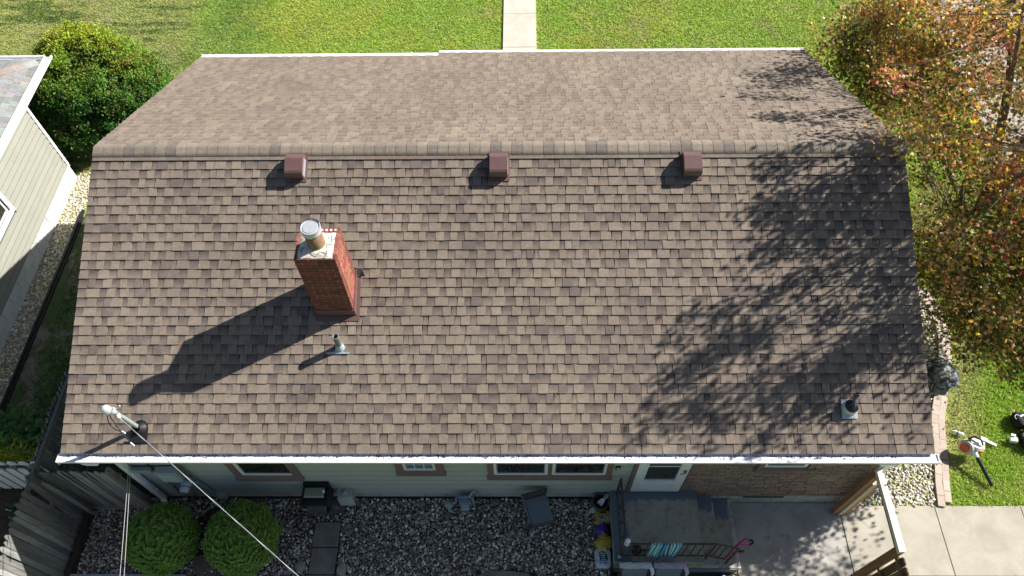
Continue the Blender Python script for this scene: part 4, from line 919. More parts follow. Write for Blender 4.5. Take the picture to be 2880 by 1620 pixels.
for yy in (0.17, 2.0):
    b_ = MB(); b_.box(-7.43, -7.345, yy, yy + 0.085, -0.3, 1.66); part('post', b_, M['rail'], fa)
fb = thing('stockade_fence', 'short weathered grey picket fence closing the gap to the house corner', 'fence', (-6.7, 0.15, 0))
x = -7.26; i = 0
while x < -6.12:
    picket(fb, (x, 0.15, -0.06), (1, 0, 0), (0, -1, 0), random.uniform(0.08, 0.092), random.uniform(1.79, 1.9), random.gauss(0, 0.012)); x += 0.098; i += 1
picket(fb, (-7.2, 0.02, -0.05), (1, 0, 0), (0, -1, 0), 0.11, 1.72, -0.02, tone=(0.9, 0.9, 0.95))
for z_ in (1.5, 0.4):
    b_ = MB(); b_.box(-7.33, -6.1, 0.17, 0.21, z_, z_ + 0.08); part('rail', b_, M['rail'], fb)
b_ = MB(); b_.prism([(-6.18, 0.10, -0.05), (-6.11, 0.10, -0.05), (-6.11, 0.10, 1.9), (-6.18, 0.10, 1.86)], (0, 0.09, 0)); part('post', b_, M['rail'], fb)
fw = thing('white_picket_fence', 'white painted picket fence with peeling cap behind the grey fence', 'fence', (-8.6, 0.6, 0))
x = -7.62
while x > -9.6:
    hw = 0.078; b_ = MB(); zt = 0.92
    b_.prism([(x - hw, 0.62, -0.3), (x + hw, 0.62, -0.3), (x + hw, 0.62, zt - 0.06), (x + hw - 0.035, 0.62, zt), (x - hw + 0.035, 0.62, zt), (x - hw, 0.62, zt - 0.06)], (0, 0.02, 0)); part('picket', b_, M['fencew'], fw)
    x -= 0.205
b_ = MB(); b_.box(-9.7, -7.55, 0.575, 0.617, 0.70, 0.79); part('rail', b_, simple('peeling_rail', (0.1, 0.075, 0.06), 0.9, 0.3, 10, dirt=((0.6, 0.62, 0.63), 9, 0.55)), fw)
x = -7.68
while x > -9.5:
    b_ = MB(); hw = 0.075; b_.prism([(x - hw, 0.573, -0.25), (x + hw, 0.573, -0.25), (x + hw, 0.573, 0.73), (x + hw - 0.02, 0.573, 0.77), (x - hw + 0.02, 0.573, 0.77), (x - hw, 0.573, 0.73)], (0, -0.02, 0)); part('picket', b_, M['fencew'], fw); x -= 0.205

# ---- gateway at the right end of the house
gt = thing('wooden_gateway', 'wooden side gateway with brown posts and pale sunbleached top beam', 'gate', (6.05, -0.4, -0.3))
b_ = MB(); b_.box(5.945, 6.035, 0.12, 0.215, -0.3, 1.66, 0, (1, 1, 1)); part('post', b_, M['cedar'], gt)
b_ = MB(); b_.box(6.045, 6.115, 0.10, 0.20, -0.29, 1.34, 0, (1, 1, 1)); part('stop_board', b_, M['pale'], gt)
b_ = MB(); b_.box(6.13, 6.16, 0.11, 0.20, -0.29, 1.32, 0, (1.5, 1.4, 1.3)); b_.box(6.175, 6.20, 0.12, 0.20, -0.29, 1.28, 0, (1.6, 1.35, 0.9)); part('hinge_board', b_, M['cedar'], gt)
b_ = MB(); b_.prism([(5.965, 0.21, 1.67), (6.06, 0.24, 1.67), (6.075, -1.04, 1.67), (5.975, -1.05, 1.67)], (0, 0, 0.09)); part('top_beam', b_, M['header'], gt)
b_ = MB(); b_.box(6.0, 6.06, -0.93, 0.12, 1.58, 1.668, 0, (0.5, 0.5, 0.55)); part('lintel_board', b_, M['cedar'], gt)
b_ = MB(); b_.box(5.985, 6.085, -1.04, -0.94, -0.3, 1.668, 0, (1, 0.95, 0.9)); part('post', b_, M['cedar'], gt)
gf = thing('wooden_fence', 'brown wooden fence with dog eared boards continuing from the gateway post', 'fence', (6.1, -1.6, -0.3))
y_ = -1.13; i = 0
while y_ > -2.6:
    k_ = random.uniform(0.55, 0.85); b_ = MB()
    b_.prism([(6.105, y_ - 0.065, -0.25), (6.105, y_ + 0.065, -0.25), (6.105, y_ + 0.065, 1.52), (6.105, y_ + 0.035, 1.56), (6.105, y_ - 0.035, 1.56), (6.105, y_ - 0.065, 1.52)], (0.02, 0, 0), 0, (k_, k_, k_ * 1.1)); part('fence_board', b_, M['cedar'], gf); y_ -= 0.142
for z_ in (1.38, 0.7, -0.05):
    b_ = MB(); b_.box(6.055, 6.10, -2.7, -1.045, z_, z_ + 0.085, 0, (0.75, 0.8, 0.9)); part('rail', b_, M['cedar'], gf)

# ============================================================ PORCH
po = thing('back_porch', 'concrete back porch slab with two steps under the white door', 'porch', (2.7, -0.2, -0.3))
def topgrid(mb, x0, x1, y0, y1, z, edge, n=12):
    """top face with tone = how strongly the border paint covers"""
    for i_ in range(n):
        for j_ in range(n):
            xa, xb = x0 + (x1 - x0) * i_ / n, x0 + (x1 - x0) * (i_ + 1) / n; ya, yb2 = y0 + (y1 - y0) * j_ / n, y0 + (y1 - y0) * (j_ + 1) / n
            q_ = [(xa, ya, z), (xb, ya, z), (xb, yb2, z), (xa, yb2, z)]
            mb.add(q_, [(0, 1, 2, 3)], 0, [grey(edge(a_, c_)) for a_, c_, _ in q_])
b_ = MB(); b_.box(1.93, 3.42, -0.86, 0.325, -0.4, 0.327, 0, grey(0.2))
topgrid(b_, 1.93, 3.42, -0.86, 0.325, 0.33, lambda x_, y_: max(0, min(0.5, 0.5 - (min(x_ - 1.93, (0.325 - y_) * 1.7, 9) - 0.16) * 2.6, )) if True else 0)
part('landing', b_, M['porch'], po)
b_ = MB(); b_.box(3.422, 3.735, -0.86, 0.325, -0.4, 0.117, 0, grey(0.05)); topgrid(b_, 3.422, 3.735, -0.86, 0.325, 0.12, lambda x_, y_: max(0, min(0.5, (y_ + 0.03) * 2.2)), 8); part('step', b_, M['porch'], po)
b_ = MB(); b_.box(3.737, 4.045, -0.86, 0.325, -0.4, -0.093, 0, grey(0.05)); topgrid(b_, 3.737, 4.045, -0.86, 0.325, -0.09, lambda x_, y_: max(0, min(0.5, (y_ + 0.12) * 2.4)), 8); part('step', b_, M['porch'], po)
b_ = MB(); b_.box(4.055, 4.115, -0.86, 0.325, -0.4, -0.092); part('step_nosing', b_, concrete('worn_nosing', (0.55, 0.52, 0.47), 0.3, ((0.1, 0.09, 0.08), 6, 0.55)), po)
b_ = MB(); b_.box(1.94, 4.04, -0.885, -0.861, -0.4, -0.1); part('footing', b_, M['porch'], po)
for xa, xb, zt_ in ((3.405, 3.4215, 0.3305), (3.72, 3.7365, 0.1205), (4.03, 4.0465, -0.0895)):
    b_ = MB(); b_.box(xa, xb, -0.85, 0.2, zt_, zt_ + 0.003); part('worn_edge', b_, concrete('worn_edge', (0.5, 0.47, 0.40), 0.4), po)
# railing
ra = thing('porch_railing', 'brown iron railing around the left and near sides of the porch', 'railing', (2.04, -0.77, 0.33))
ZT = 1.12
b_ = MB(); b_.box(2.02, 2.05, -0.79, 0.28, ZT, ZT + 0.022); part('top_rail', b_, M['iron'], ra)
b_ = MB(); b_.box(2.02, 3.46, -0.795, -0.765, ZT + 0.001, ZT + 0.024); b_.prism([(3.46, -0.795, ZT + 0.001), (3.46, -0.765, ZT + 0.001), (3.46, -0.765, ZT + 0.024), (3.46, -0.795, ZT + 0.024)], (0.42, 0, -0.28)); part('top_rail', b_, M['iron'], ra)
b_ = MB(); b_.box(2.02, 3.46, -0.79, -0.77, 0.40, 0.42); b_.prism([(3.46, -0.79, 0.40), (3.46, -0.77, 0.40), (3.46, -0.77, 0.42), (3.46, -0.79, 0.42)], (0.42, 0, -0.28)); b_.box(2.025, 2.045, -0.77, 0.28, 0.4, 0.42); part('bottom_rail', b_, M['iron'], ra)
for q in range(11):
    xx = 2.15 + q * 0.125
    b_ = MB(); b_.box(xx - 0.007, xx + 0.007, -0.787, -0.773, 0.42, ZT); part('baluster', b_, M['iron'], ra)
for q in range(3):
    xx = 3.54 + q * 0.12; dz = (xx - 3.46) / 0.42 * 0.28
    b_ = MB(); b_.box(xx - 0.007, xx + 0.007, -0.787, -0.773, 0.42 - dz, ZT + 0.005 - dz); part('baluster', b_, M['iron'], ra)
for q in range(8):
    yy = -0.66 + q * 0.125
    b_ = MB(); b_.box(2.028, 2.042, yy - 0.007, yy + 0.007, 0.42, ZT); part('baluster', b_, M['iron'], ra)
for q in range(4):
    yy = -0.6 + q * 0.25
    b_ = MB(); b_.tube([(2.035, yy + 0.055 * math.sin(a_ * PI / 4), 0.8 + 0.03 * a_ - 0.12) for a_ in range(9)], 0.007, 5); part('scroll', b_, M['iron'], ra)
for xx, yy, z0_, z1_ in ((2.035, -0.78, 0.33, ZT + 0.03), (2.035, 0.27, 0.33, ZT + 0.02), (3.46, -0.78, 0.12, ZT + 0.01), (3.87, -0.78, -0.09, 0.85)):
    b_ = MB(); b_.box(xx - 0.014, xx + 0.014, yy - 0.014, yy + 0.014, z0_, z1_); part('post', b_, M['iron'], ra)
b_ = MB(); b_.tube([(3.88, -0.78, 0.85), (3.94, -0.79, 0.80), (3.93, -0.80, 0.72)], 0.016, 6); b_.box(3.9, 3.97, -0.81, -0.78, 0.68, 0.78); part('rail_end', b_, M['darkmetal'], ra)

# towel over the railing
def striped_towel():
    b2 = MB(); cols = [(0.02, 0.07, 0.2), (0.10, 0.42, 0.48), (0.5, 0.7, 0.72), (0.03, 0.16, 0.30), (0.05, 0.30, 0.42), (0.62, 0.74, 0.78), (0.02, 0.05, 0.15), (0.12, 0.48, 0.5), (0.04, 0.2, 0.36)]
    x0, x1 = 2.43, 2.94; n_ = 46; prof = [(-0.735, 0.62), (-0.75, 0.90), (-0.758, 1.10), (-0.765, 1.148), (-0.782, 1.152), (-0.80, 1.145), (-0.812, 1.08), (-0.82, 0.90), (-0.828, 0.72), (-0.835, 0.56)]
    def P(i_, j_):
        u = i_ / n_; y_, z_ = prof[j_]; f_ = abs(j_ - 4) / 5; wv = 0.014 * math.sin(u * 31 + j_ * 0.6) * f_ + 0.01 * math.sin(u * 13)
        return (x0 + (x1 - x0) * u + 0.035 * f_ * math.sin(u * 9 + j_ * 0.3) * (0.3 + f_) - 0.03 * f_ * (1 - u), y_ + (wv if j_ > 4 else -wv * 0.4), z_ + (0.03 * math.sin(u * 5) * (j_ > 7)))
    for i_ in range(n_):
        c_ = cols[(i_ * 7 // 3) % len(cols)]
        for j_ in range(len(prof) - 1): b2.add([P(i_, j_), P(i_ + 1, j_), P(i_ + 1, j_ + 1), P(i_, j_ + 1)], [(0, 1, 2, 3)], 0, c_, True)
    return b2
M['towel'] = simple('towel_cloth', (1, 1, 1), 0.95, 0.12, 60, tone=True)
tag(part('striped_towel', striped_towel(), M['towel']), 'teal and navy striped towel hung over the porch railing', 'towel')

def bottle(name, base, axis, L_, r_, mat, label, cat, cap=None, band=None):
    base = Vector(base); ax = Vector(axis).normalized()
    o = thing(name, label, cat, base); b2 = MB()
    b2.lathe(base, [(0.0, 0), (r_ * 0.9, 0.001), (r_, L_ * 0.05), (r_, L_ * 0.3), (r_ * 0.9, L_ * 0.36), (r_, L_ * 0.42), (r_, L_ * 0.66), (r_ * 0.75, L_ * 0.78), (r_ * 0.36, L_ * 0.88), (r_ * 0.34, L_ * 0.93)], 18, axis=ax, cap=False); part('body', b2, mat, o)
    b2 = MB(); b2.lathe(base + ax * L_ * 0.92, [(r_ * 0.42, 0), (r_ * 0.42, L_ * 0.075), (0, L_ * 0.08)], 14, axis=ax, cap=False); part('cap', b2, cap or mat, o)
    if band: b2 = MB(); b2.lathe(base + ax * L_ * 0.44, [(r_ * 1.02, 0), (r_ * 1.02, L_ * 0.2)], 18, axis=ax, cap=False); part('paper_label', b2, band, o)
    return o
M['bluelabel'] = simple('blue_label', (0.12, 0.25, 0.5), 0.5, 0.5, 60)
bottle('plastic_bottle', (2.045, -0.78, ZT + 0.032), (0, 0.03, 1), 0.23, 0.045, M['plasticw'], 'white plastic bottle standing on the corner post of the porch railing', 'bottle', M['plasticw'], M['bluelabel'])
cn = thing('drink_can', 'green and white drink can on the near left corner of the porch', 'can', (2.0, -0.815, 0.33))
b_ = MB(); b_.lathe((2.0, -0.815, 0.331), [(0.026, 0), (0.032, 0.01), (0.032, 0.108), (0.027, 0.12)], 18, cap=False); part('body', b_, M['can'], cn)
b_ = MB(); b_.lathe((2.0, -0.815, 0.446), [(0.028, 0.0), (0.028, 0.006), (0.024, 0.002), (0.0, 0.002)], 18, cap=False); part('lid', b_, M['plasticw'], cn)
b_ = MB(); b_.lathe((2.003, -0.825, 0.4485), [(0.009, 0), (0.0, 0.0012)], 10, cap=False); part('opening', b_, M['black'], cn)
pn_ = thing('round_pan', 'dark brown round pan with long handle lying on the porch behind the railing', 'pan', (2.30, -0.67, 0.33))
b_ = MB(); b_.lathe((2.30, -0.67, 0.332), [(0.0, 0), (0.07, 0.002), (0.085, 0.035), (0.09, 0.036), (0.078, 0.01), (0.0, 0.008)], 24, cap=False); part('bowl', b_, simple('dark_brown_enamel', (0.05, 0.022, 0.018), 0.3, 0.2, 20), pn_)
b_ = MB(); b_.obox((2.43, -0.68, 0.362), (1, -0.07, 0), (0.07, 1, 0), (0, 0, 1), 0.07, 0.012, 0.006); part('handle', b_, M['darkmetal'], pn_)
b_ = MB(); b_.tube([(3.80, -0.78, 0.16), (3.86, -0.72, 0.36), (3.92, -0.66, 0.52), (4.0, -0.60, 0.50), (4.12, -0.52, 0.44), (4.19, -0.51, 0.38)], 0.02, 8)
b_.tube([(4.02, -0.61, 0.47), (4.12, -0.60, 0.40), (4.2, -0.59, 0.34)], 0.014, 8)
pk = thing('garden_tool', 'pink tubular handled garden tool leaning against the end of the railing', 'tool', (3.9, -0.7, 0)); part('frame', b_, M['pink'], pk)
b_ = MB(); b_.tube([(4.18, -0.52, 0.38), (4.25, -0.51, 0.35), (4.27, -0.55, 0.33), (4.19, -0.59, 0.34)], 0.022, 8); part('grip', b_, simple('dark_maroon_grip', (0.06, 0.015, 0.03), 0.6, 0.2, 20), pk)

# ============================================================ THINGS BY THE WALL
# pot with a scoop
pot = thing('plant_pot', 'round brown plastic pot beside the left end of the porch', 'pot', (1.77, 0.18, 0))
b_ = MB(); b_.lathe((1.77, 0.18, 0.0), [(0.11, 0), (0.14, 0.24), (0.155, 0.24), (0.155, 0.27), (0.138, 0.27), (0.125, 0.08), (0.0, 0.08)], 28, cap=False); part('body', b_, M['pot'], pot)
b_ = MB(); b_.lathe((1.77, 0.18, 0.12), [(0.12, 0), (0.0, 0.015)], 20, cap=False); part('soil', b_, M['soil'], pot)
def scoop(c0, ang, tilt, label):
    """flat blade flaring from a handle with a hanging hole"""
    o = thing('plastic_scoop', label, 'scoop', c0); c0 = Vector(c0); ca, sa = math.cos(ang), math.sin(ang); d = Vector((ca, sa, tilt)); n_ = Vector((-sa, ca, 0))
    b2 = MB(); b2.prism([c0 - n_ * 0.055, c0 - n_ * 0.04 + d * 0.09, c0 - n_ * 0.015 + d * 0.12, c0 + n_ * 0.015 + d * 0.12, c0 + n_ * 0.04 + d * 0.09, c0 + n_ * 0.055], (0, 0, 0.012)); part('blade', b2, M['plasticw'], o)
    b2 = MB(); pts = [c0 + d * 0.11 + Vector((0, 0, 0.006)), c0 + d * 0.14 - n_ * 0.018 + Vector((0, 0, 0.006)), c0 + d * 0.20 - n_ * 0.018 + Vector((0, 0, 0.006)), c0 + d * 0.22 + Vector((0, 0, 0.006)), c0 + d * 0.20 + n_ * 0.018 + Vector((0, 0, 0.006)), c0 + d * 0.14 + n_ * 0.018 + Vector((0, 0, 0.006)), c0 + d * 0.11 + Vector((0, 0, 0.006))]
    b2.tube(pts, 0.008, 6); part('handle', b2, M['plasticw'], o)
scoop((1.74, 0.13, 0.22), 0.75, 0.35, 'white plastic scoop lying inside the brown pot')
scoop((1.69, 0.10, 0.07), math.pi + 0.55, 0.0, 'white plastic scoop on the gravel between brown pot and yellow jug')
# yellow jug lying flat
jg = thing('yellow_jug', 'yellow plastic jug with red cap lying on the gravel against the porch', 'jug', (1.8, -0.05, 0))
b_ = MB()
def rrect(x0, x1, y0, y1, r_, z):
    pts = []
    for cx_, cy_, a0 in ((x1 - r_, y1 - r_, 0), (x0 + r_, y1 - r_, 90), (x0 + r_, y0 + r_, 180), (x1 - r_, y0 + r_, 270)):
        for q_ in range(4): a_ = math.radians(a0 + q_ * 30); pts.append((cx_ + r_ * math.cos(a_), cy_ + r_ * math.sin(a_), z))
    return pts
lay = [rrect(1.69, 1.93, -0.16, 0.055, 0.035, 0.0), rrect(1.675, 1.94, -0.17, 0.065, 0.04, 0.03), rrect(1.675, 1.94, -0.17, 0.065, 0.04, 0.10), rrect(1.695, 1.925, -0.155, 0.05, 0.035, 0.125)]
V_ = [p_ for l_ in lay for p_ in l_]; n_ = 16
b_.add(V_, [(k_ * n_ + j_, k_ * n_ + (j_ + 1) % n_, (k_ + 1) * n_ + (j_ + 1) % n_, (k_ + 1) * n_ + j_) for k_ in range(3) for j_ in range(n_)], 0, (1, 1, 1), True); b_.add(lay[3], [tuple(range(n_))]); b_.add(lay[0], [tuple(range(n_))[::-1]])
part('body', b_, M['yellowjug'], jg)
b_ = MB(); b_.prism(rrect(1.745, 1.87, 0.005, 0.035, 0.014, 0.1245), (0, 0, 0.003)); part('handle_hole', b_, simple('hole_shadow', (0.05, 0.035, 0.01), 0.6, 0.1, 9), jg)
b_ = MB(); b_.tube([(1.675, -0.10, 0.06), (1.64, -0.105, 0.06)], 0.028, 14); b_.tube([(1.655, -0.04, 0.06), (1.64, -0.04, 0.06)], 0.012, 8); part('cap', b_, M['redcap'], jg)
b_ = MB(); b_.prism([(1.725, -0.045, 0.1262), (1.905, -0.045, 0.1262), (1.90, -0.125, 0.1262), (1.715, -0.115, 0.1262)][::-1], (0, 0, 0.0012)); part('paper_label', b_, simple('white_black_label', (0.5, 0.52, 0.5), 0.5, 0.3, 60), jg)
b_ = MB()
for a_, e_, y0_, y1_ in ((1.735, 1.755, -0.085, -0.052), (1.762, 1.80, -0.088, -0.05), (1.806, 1.815, -0.09, -0.05), (1.83, 1.838, -0.085, -0.058), (1.846, 1.853, -0.085, -0.058), (1.862, 1.869, -0.085, -0.058), (1.73, 1.80, -0.104, -0.098), (1.82, 1.89, -0.106, -0.10)): b_.box(a_, e_, y0_, y1_, 0.1276, 0.1284)
part('printed_marks', b_, M['black'], jg)

# soft bags
def blob(c0, rx, ry, rz, seed, n=3, crump=0.16, power=0.7, rot=0):
    """crumpled closed bag shape: superellipsoid with folds"""
    r_ = np.random.default_rng(seed); nu, nv = 28, 16; V_ = []
    k1 = r_.normal(size=(7, 3)) * 3.2; ph = r_.uniform(0, 6, 7)
    for i_ in range(nv + 1):
        th = -PI / 2 + PI * i_ / nv
        for j_ in range(nu):
            a_ = 2 * PI * j_ / nu
            f_ = lambda c: math.copysign(abs(c) ** power, c)
            d = np.array([f_(math.cos(th)) * f_(math.cos(a_)), f_(math.cos(th)) * f_(math.sin(a_)), f_(math.sin(th))])
            u_ = 1 + crump * sum(abs(math.sin(float(k1[q_] @ d) + ph[q_])) for q_ in range(7)) / 7 - crump * 0.5
            x_, y_, z_ = d[0] * rx * u_, d[1] * ry * u_, d[2] * rz * u_
            V_.append((c0[0] + x_ * math.cos(rot) - y_ * math.sin(rot), c0[1] + x_ * math.sin(rot) + y_ * math.cos(rot), max(c0[2] + z_, c0[2] - rz * 0.8)))
    return V_, [(i_ * nu + j_, i_ * nu + (j_ + 1) % nu, (i_ + 1) * nu + (j_ + 1) % nu, (i_ + 1) * nu + j_) for i_ in range(nv) for j_ in range(nu)]
def printed(name, cols, scale, rough=0.35):
    m_, t_, b2 = new_mat(name); v_ = pos(t_); n_ = noise(t_, scale, 2, 0.5, v_, 1.5)
    k_ = len(cols); r_ = ramp(t_, n_.outputs[0], [(0.3 + 0.4 * i_ / max(1, k_ - 1), c_) for i_, c_ in enumerate(cols)]); r_.color_ramp.interpolation = 'CONSTANT'
    t_.links.new(r_.outputs[0], b2.inputs['Base Color']); b2.inputs['Roughness'].default_value = rough
    bump(t_, b2, noise(t_, 28, 3, 0.6, v_, 1.0).outputs[0], 0.7, 0.01); return m_
b_ = MB(); b_.add(*blob((1.765, -0.27, 0.07), 0.085, 0.125, 0.085, 4, crump=0.4, rot=-0.3), 0, (1, 1, 1), True)
tag(part('purple_bag', b_, printed('purple_print', [(0.06, 0.015, 0.22), (0.10, 0.02, 0.35), (0.035, 0.01, 0.14), (0.45, 0.5, 0.75), (0.14, 0.04, 0.4)], 14)), 'crumpled purple and white plastic bag between yellow jug and yellow bag', 'bag')
b_ = MB(); b_.add(*blob((1.80, -0.49, 0.08), 0.13, 0.135, 0.09, 9, crump=0.4, rot=-0.5), 0, (1, 1, 1), True)
tag(part('yellow_bag', b_, printed('yellow_print', [(0.30, 0.035, 0.02), (0.5, 0.38, 0.03), (0.55, 0.42, 0.04), (0.10, 0.12, 0.02), (0.5, 0.36, 0.03), (0.35, 0.06, 0.03)], 11)), 'crumpled yellow and red plastic bag against the side of the porch', 'bag')
wb = thing('seed_bag', 'white and dark green printed bag with blue band lowest in the row beside the porch', 'bag', (1.76, -0.76, 0))
b_ = MB(); b_.add(*blob((1.765, -0.74, 0.065), 0.135, 0.165, 0.07, 12, crump=0.18, power=0.5), 0, (1, 1, 1), True); part('body', b_, printed('white_bag_print', [(0.5, 0.55, 0.56), (0.55, 0.6, 0.6), (0.3, 0.38, 0.4), (0.52, 0.57, 0.57)], 5), wb)
b_ = MB(); NXB = 6
def bagz(x_, y_): return 0.139 - 0.035 * abs((x_ - 1.765) / 0.12) ** 3 - 0.03 * abs((y_ + 0.74) / 0.15) ** 3 + 0.003 * math.sin(x_ * 60) * math.sin(y_ * 43)
def patch(mb, x0, x1, y0, y1, dz, c_=(1, 1, 1)):
    for i_ in range(6):
        for j_ in range(6):
            xa, xb, ya, yb2 = x0 + (x1 - x0) * i_ / 6, x0 + (x1 - x0) * (i_ + 1) / 6, y0 + (y1 - y0) * j_ / 6, y0 + (y1 - y0) * (j_ + 1) / 6
            mb.add([(xa, ya, bagz(xa, ya) + dz), (xb, ya, bagz(xb, ya) + dz), (xb, yb2, bagz(xb, yb2) + dz), (xa, yb2, bagz(xa, yb2) + dz)], [(0, 1, 2, 3)], 0, c_, True)
patch(b_, 1.70, 1.87, -0.80, -0.64, 0.004, (0.03, 0.10, 0.08)); part('green_print', b_, M['towel'], wb)
b_ = MB(); patch(b_, 1.68, 1.865, -0.87, -0.825, 0.0045, (0.02, 0.10, 0.42)); part('blue_band', b_, M['towel'], wb)
b_ = MB()
for a_, e_, y0_, y1_ in ((1.715, 1.745, -0.69, -0.66), (1.755, 1.78, -0.69, -0.665), (1.79, 1.85, -0.69, -0.672), (1.725, 1.80, -0.725, -0.705), (1.74, 1.80, -0.76, -0.745), (1.735, 1.81, -0.792, -0.775), (1.75, 1.82, -0.852, -0.843)): patch(b_, a_, e_, y0_, y1_, 0.008, (0.5, 0.55, 0.55))
part('white_print', b_, M['towel'], wb)

# patio chairs
def chair(loc, rz, label, group, towel=None, seat_h=0.40, tone_t=(0.5, 0.5, 0.55)):
    R_ = Matrix.Rotation(rz, 3, 'Z'); L0 = Vector(loc)
    def W(p_): return L0 + R_ @ Vector(p_)
    o = thing('patio_chair', label, 'chair', loc, group)
    hw = 0.235
    b2 = MB(); b2.prism([W((-hw + 0.03, -0.22, seat_h)), W((hw - 0.03, -0.22, seat_h)), W((hw - 0.03, 0.20, seat_h - 0.03)), W((-hw + 0.03, 0.20, seat_h - 0.03))], (0, 0, 0.012)); part('seat', b2, M['sling'], o)
    b2 = MB(); b2.prism([W((-hw + 0.03, 0.23, seat_h + 0.02)), W((hw - 0.03, 0.23, seat_h + 0.02)), W((hw - 0.03, 0.36, seat_h + 0.42)), W((-hw + 0.03, 0.36, seat_h + 0.42))], R_ @ Vector((0, 0.012, 0))); part('backrest', b2, M['sling'], o)
    for s_ in (-1, 1):
        b2 = MB(); b2.tube([W((s_ * hw, -0.24, 0)), W((s_ * hw, -0.22, seat_h)), ], 0.016, 8); part('leg', b2, M['chairframe'], o)
        b2 = MB(); b2.tube([W((s_ * hw, 0.30, 0)), W((s_ * hw, 0.22, seat_h)), W((s_ * hw, 0.38, seat_h + 0.46))], 0.016, 8); part('leg', b2, M['chairframe'], o)
        b2 = MB(); b2.tube([W((s_ * hw, -0.22, seat_h)), W((s_ * hw, 0.22, seat_h - 0.03))], 0.016, 8); part('seat_rail', b2, M['chairframe'], o)
        b2 = MB(); b2.tube([W((s_ * (hw + 0.03), -0.22, seat_h)), W((s_ * (hw + 0.03), -0.24, seat_h + 0.2)), W((s_ * (hw + 0.03), -0.18, seat_h + 0.235)), W((s_ * (hw + 0.03), 0.30, seat_h + 0.22))], 0.017, 8); part('arm', b2, M['chairframe'], o)
    for p0, p1 in (((-hw, -0.23, seat_h), (hw, -0.23, seat_h)), ((-hw, 0.22, seat_h - 0.03), (hw, 0.22, seat_h - 0.03)), ((-hw, 0.38, seat_h + 0.46), (hw, 0.38, seat_h + 0.46))):
        b2 = MB(); b2.tube([W(p0), W(p1)], 0.018, 8); part('crossbar', b2, M['chairframe'], o)
    return o, W, hw
GR = 'two patio chairs below the porch with cloths over their backs'
for cx_, lab, tl, tc in ((2.235, 'left of two grey sling patio chairs standing below the porch', 'rolled white cloth laid over the back of the left patio chair', (0.62, 0.66, 0.70)), (2.79, 'right of two grey sling patio chairs standing below the porch', 'rolled pale lilac cloth laid over the back of the right patio chair', (0.50, 0.43, 0.50))):
    o, W, hw = chair((cx_, -1.36, -0.28), 0.0, lab, None)
    b_ = MB()
    for q in range(3):
        b_.tube([W((-hw - 0.02 + (2 * hw + 0.04) * k_ / 10, 0.38 - 0.03 + q * 0.028 + 0.004 * math.sin(k_ * 2 + q), 0.882 + 0.01 * math.sin(k_ * 1.3 + q * 2) + (0.012 if q == 1 else 0))) for k_ in range(11)], 0.02, 7, 0, tuple(c_ * (0.8 + 0.13 * q) for c_ in tc))
    b_.tube([W((hw, 0.36, 0.88)), W((hw + 0.03, 0.32, 0.85)), W((hw + 0.045, 0.28, 0.78)), W((hw + 0.03, 0.25, 0.70))], [0.03, 0.035, 0.03, 0.012], 8, 0, tc)
    tag(part('rolled_cloth', b_, M['towel']), tl, 'cloth')
b_ = MB(); b_.prism([(2.52, -0.86, 0.334), (2.76, -0.855, 0.334), (2.76, -0.80, 0.334), (2.53, -0.80, 0.334)], (0, 0, 0.006)); tag(part('plastic_sheet', b_, printed('grey_sheet', [(0.2, 0.24, 0.28), (0.35, 0.4, 0.44), (0.15, 0.18, 0.22)], 20)), 'small grey plastic sheet on the porch edge below the striped towel', 'sheet')

# chair by the wall: seen from above, seat, back and left arm
o = thing('patio_chair', 'single grey sling patio chair turned against the back wall above the gravel', 'chair', (0.68, 0.0, 0))
A_, B_, C_, D_ = (0.44, 0.14, 0.40), (0.80, 0.24, 0.40), (0.94, -0.19, 0.39), (0.54, -0.28, 0.39)
b_ = MB(); b_.prism([A_, D_, C_, B_], (0, 0, 0.012)); part('seat', b_, M['sling'], o)
b_ = MB(); b_.prism([(0.40, 0.155, 0.46), (0.815, 0.27, 0.46), (0.825, 0.30, 0.60), (0.385, 0.18, 0.60)], (0.005, -0.02, 0.0)); b_.prism([(0.43, 0.15, 0.36), (0.80, 0.25, 0.36), (0.80, 0.25, 0.44), (0.43, 0.15, 0.44)], (0.005, -0.015, 0)); part('backrest', b_, M['chairframe'], o)
b_ = MB(); b_.tube([(0.385, 0.16, 0.60), (0.54, -0.31, 0.60)], 0.014, 8); b_.tube([(0.415, 0.165, 0.585), (0.565, -0.29, 0.585)], 0.014, 8); part('arm', b_, simple('bluish_metal', (0.2, 0.24, 0.28), 0.35, 0.1, 9, metal=0.5), o)
b_ = MB(); b_.prism([(0.57, -0.285, 0.40), (0.955, -0.185, 0.40), (0.975, -0.225, 0.37), (0.585, -0.335, 0.37)], (0, 0, -0.02)); part('front_bar', b_, M['chairframe'], o)
for p_ in ((0.42, 0.15), (0.80, 0.25), (0.94, -0.20), (0.56, -0.30)):
    b_ = MB(); b_.tube([(p_[0], p_[1], 0), (p_[0], p_[1], 0.40 if p_[0] > 0.6 and p_[1] < 0.2 else 0.58)], 0.014, 8); part('leg', b_, M['chairframe'], o)
b_ = MB(); b_.add(*blob((0.57, -0.30, 0.03), 0.035, 0.07, 0.03, 31, crump=0.5, rot=-0.15), 0, (1, 1, 1), True); tag(part('crumpled_bottle', b_, printed('clear_plastic', [(0.3, 0.34, 0.36), (0.6, 0.62, 0.62), (0.15, 0.13, 0.11), (0.7, 0.72, 0.72)], 30, 0.2)), 'crumpled clear plastic bottle on the gravel at the corner of the wall chair', 'bottle')

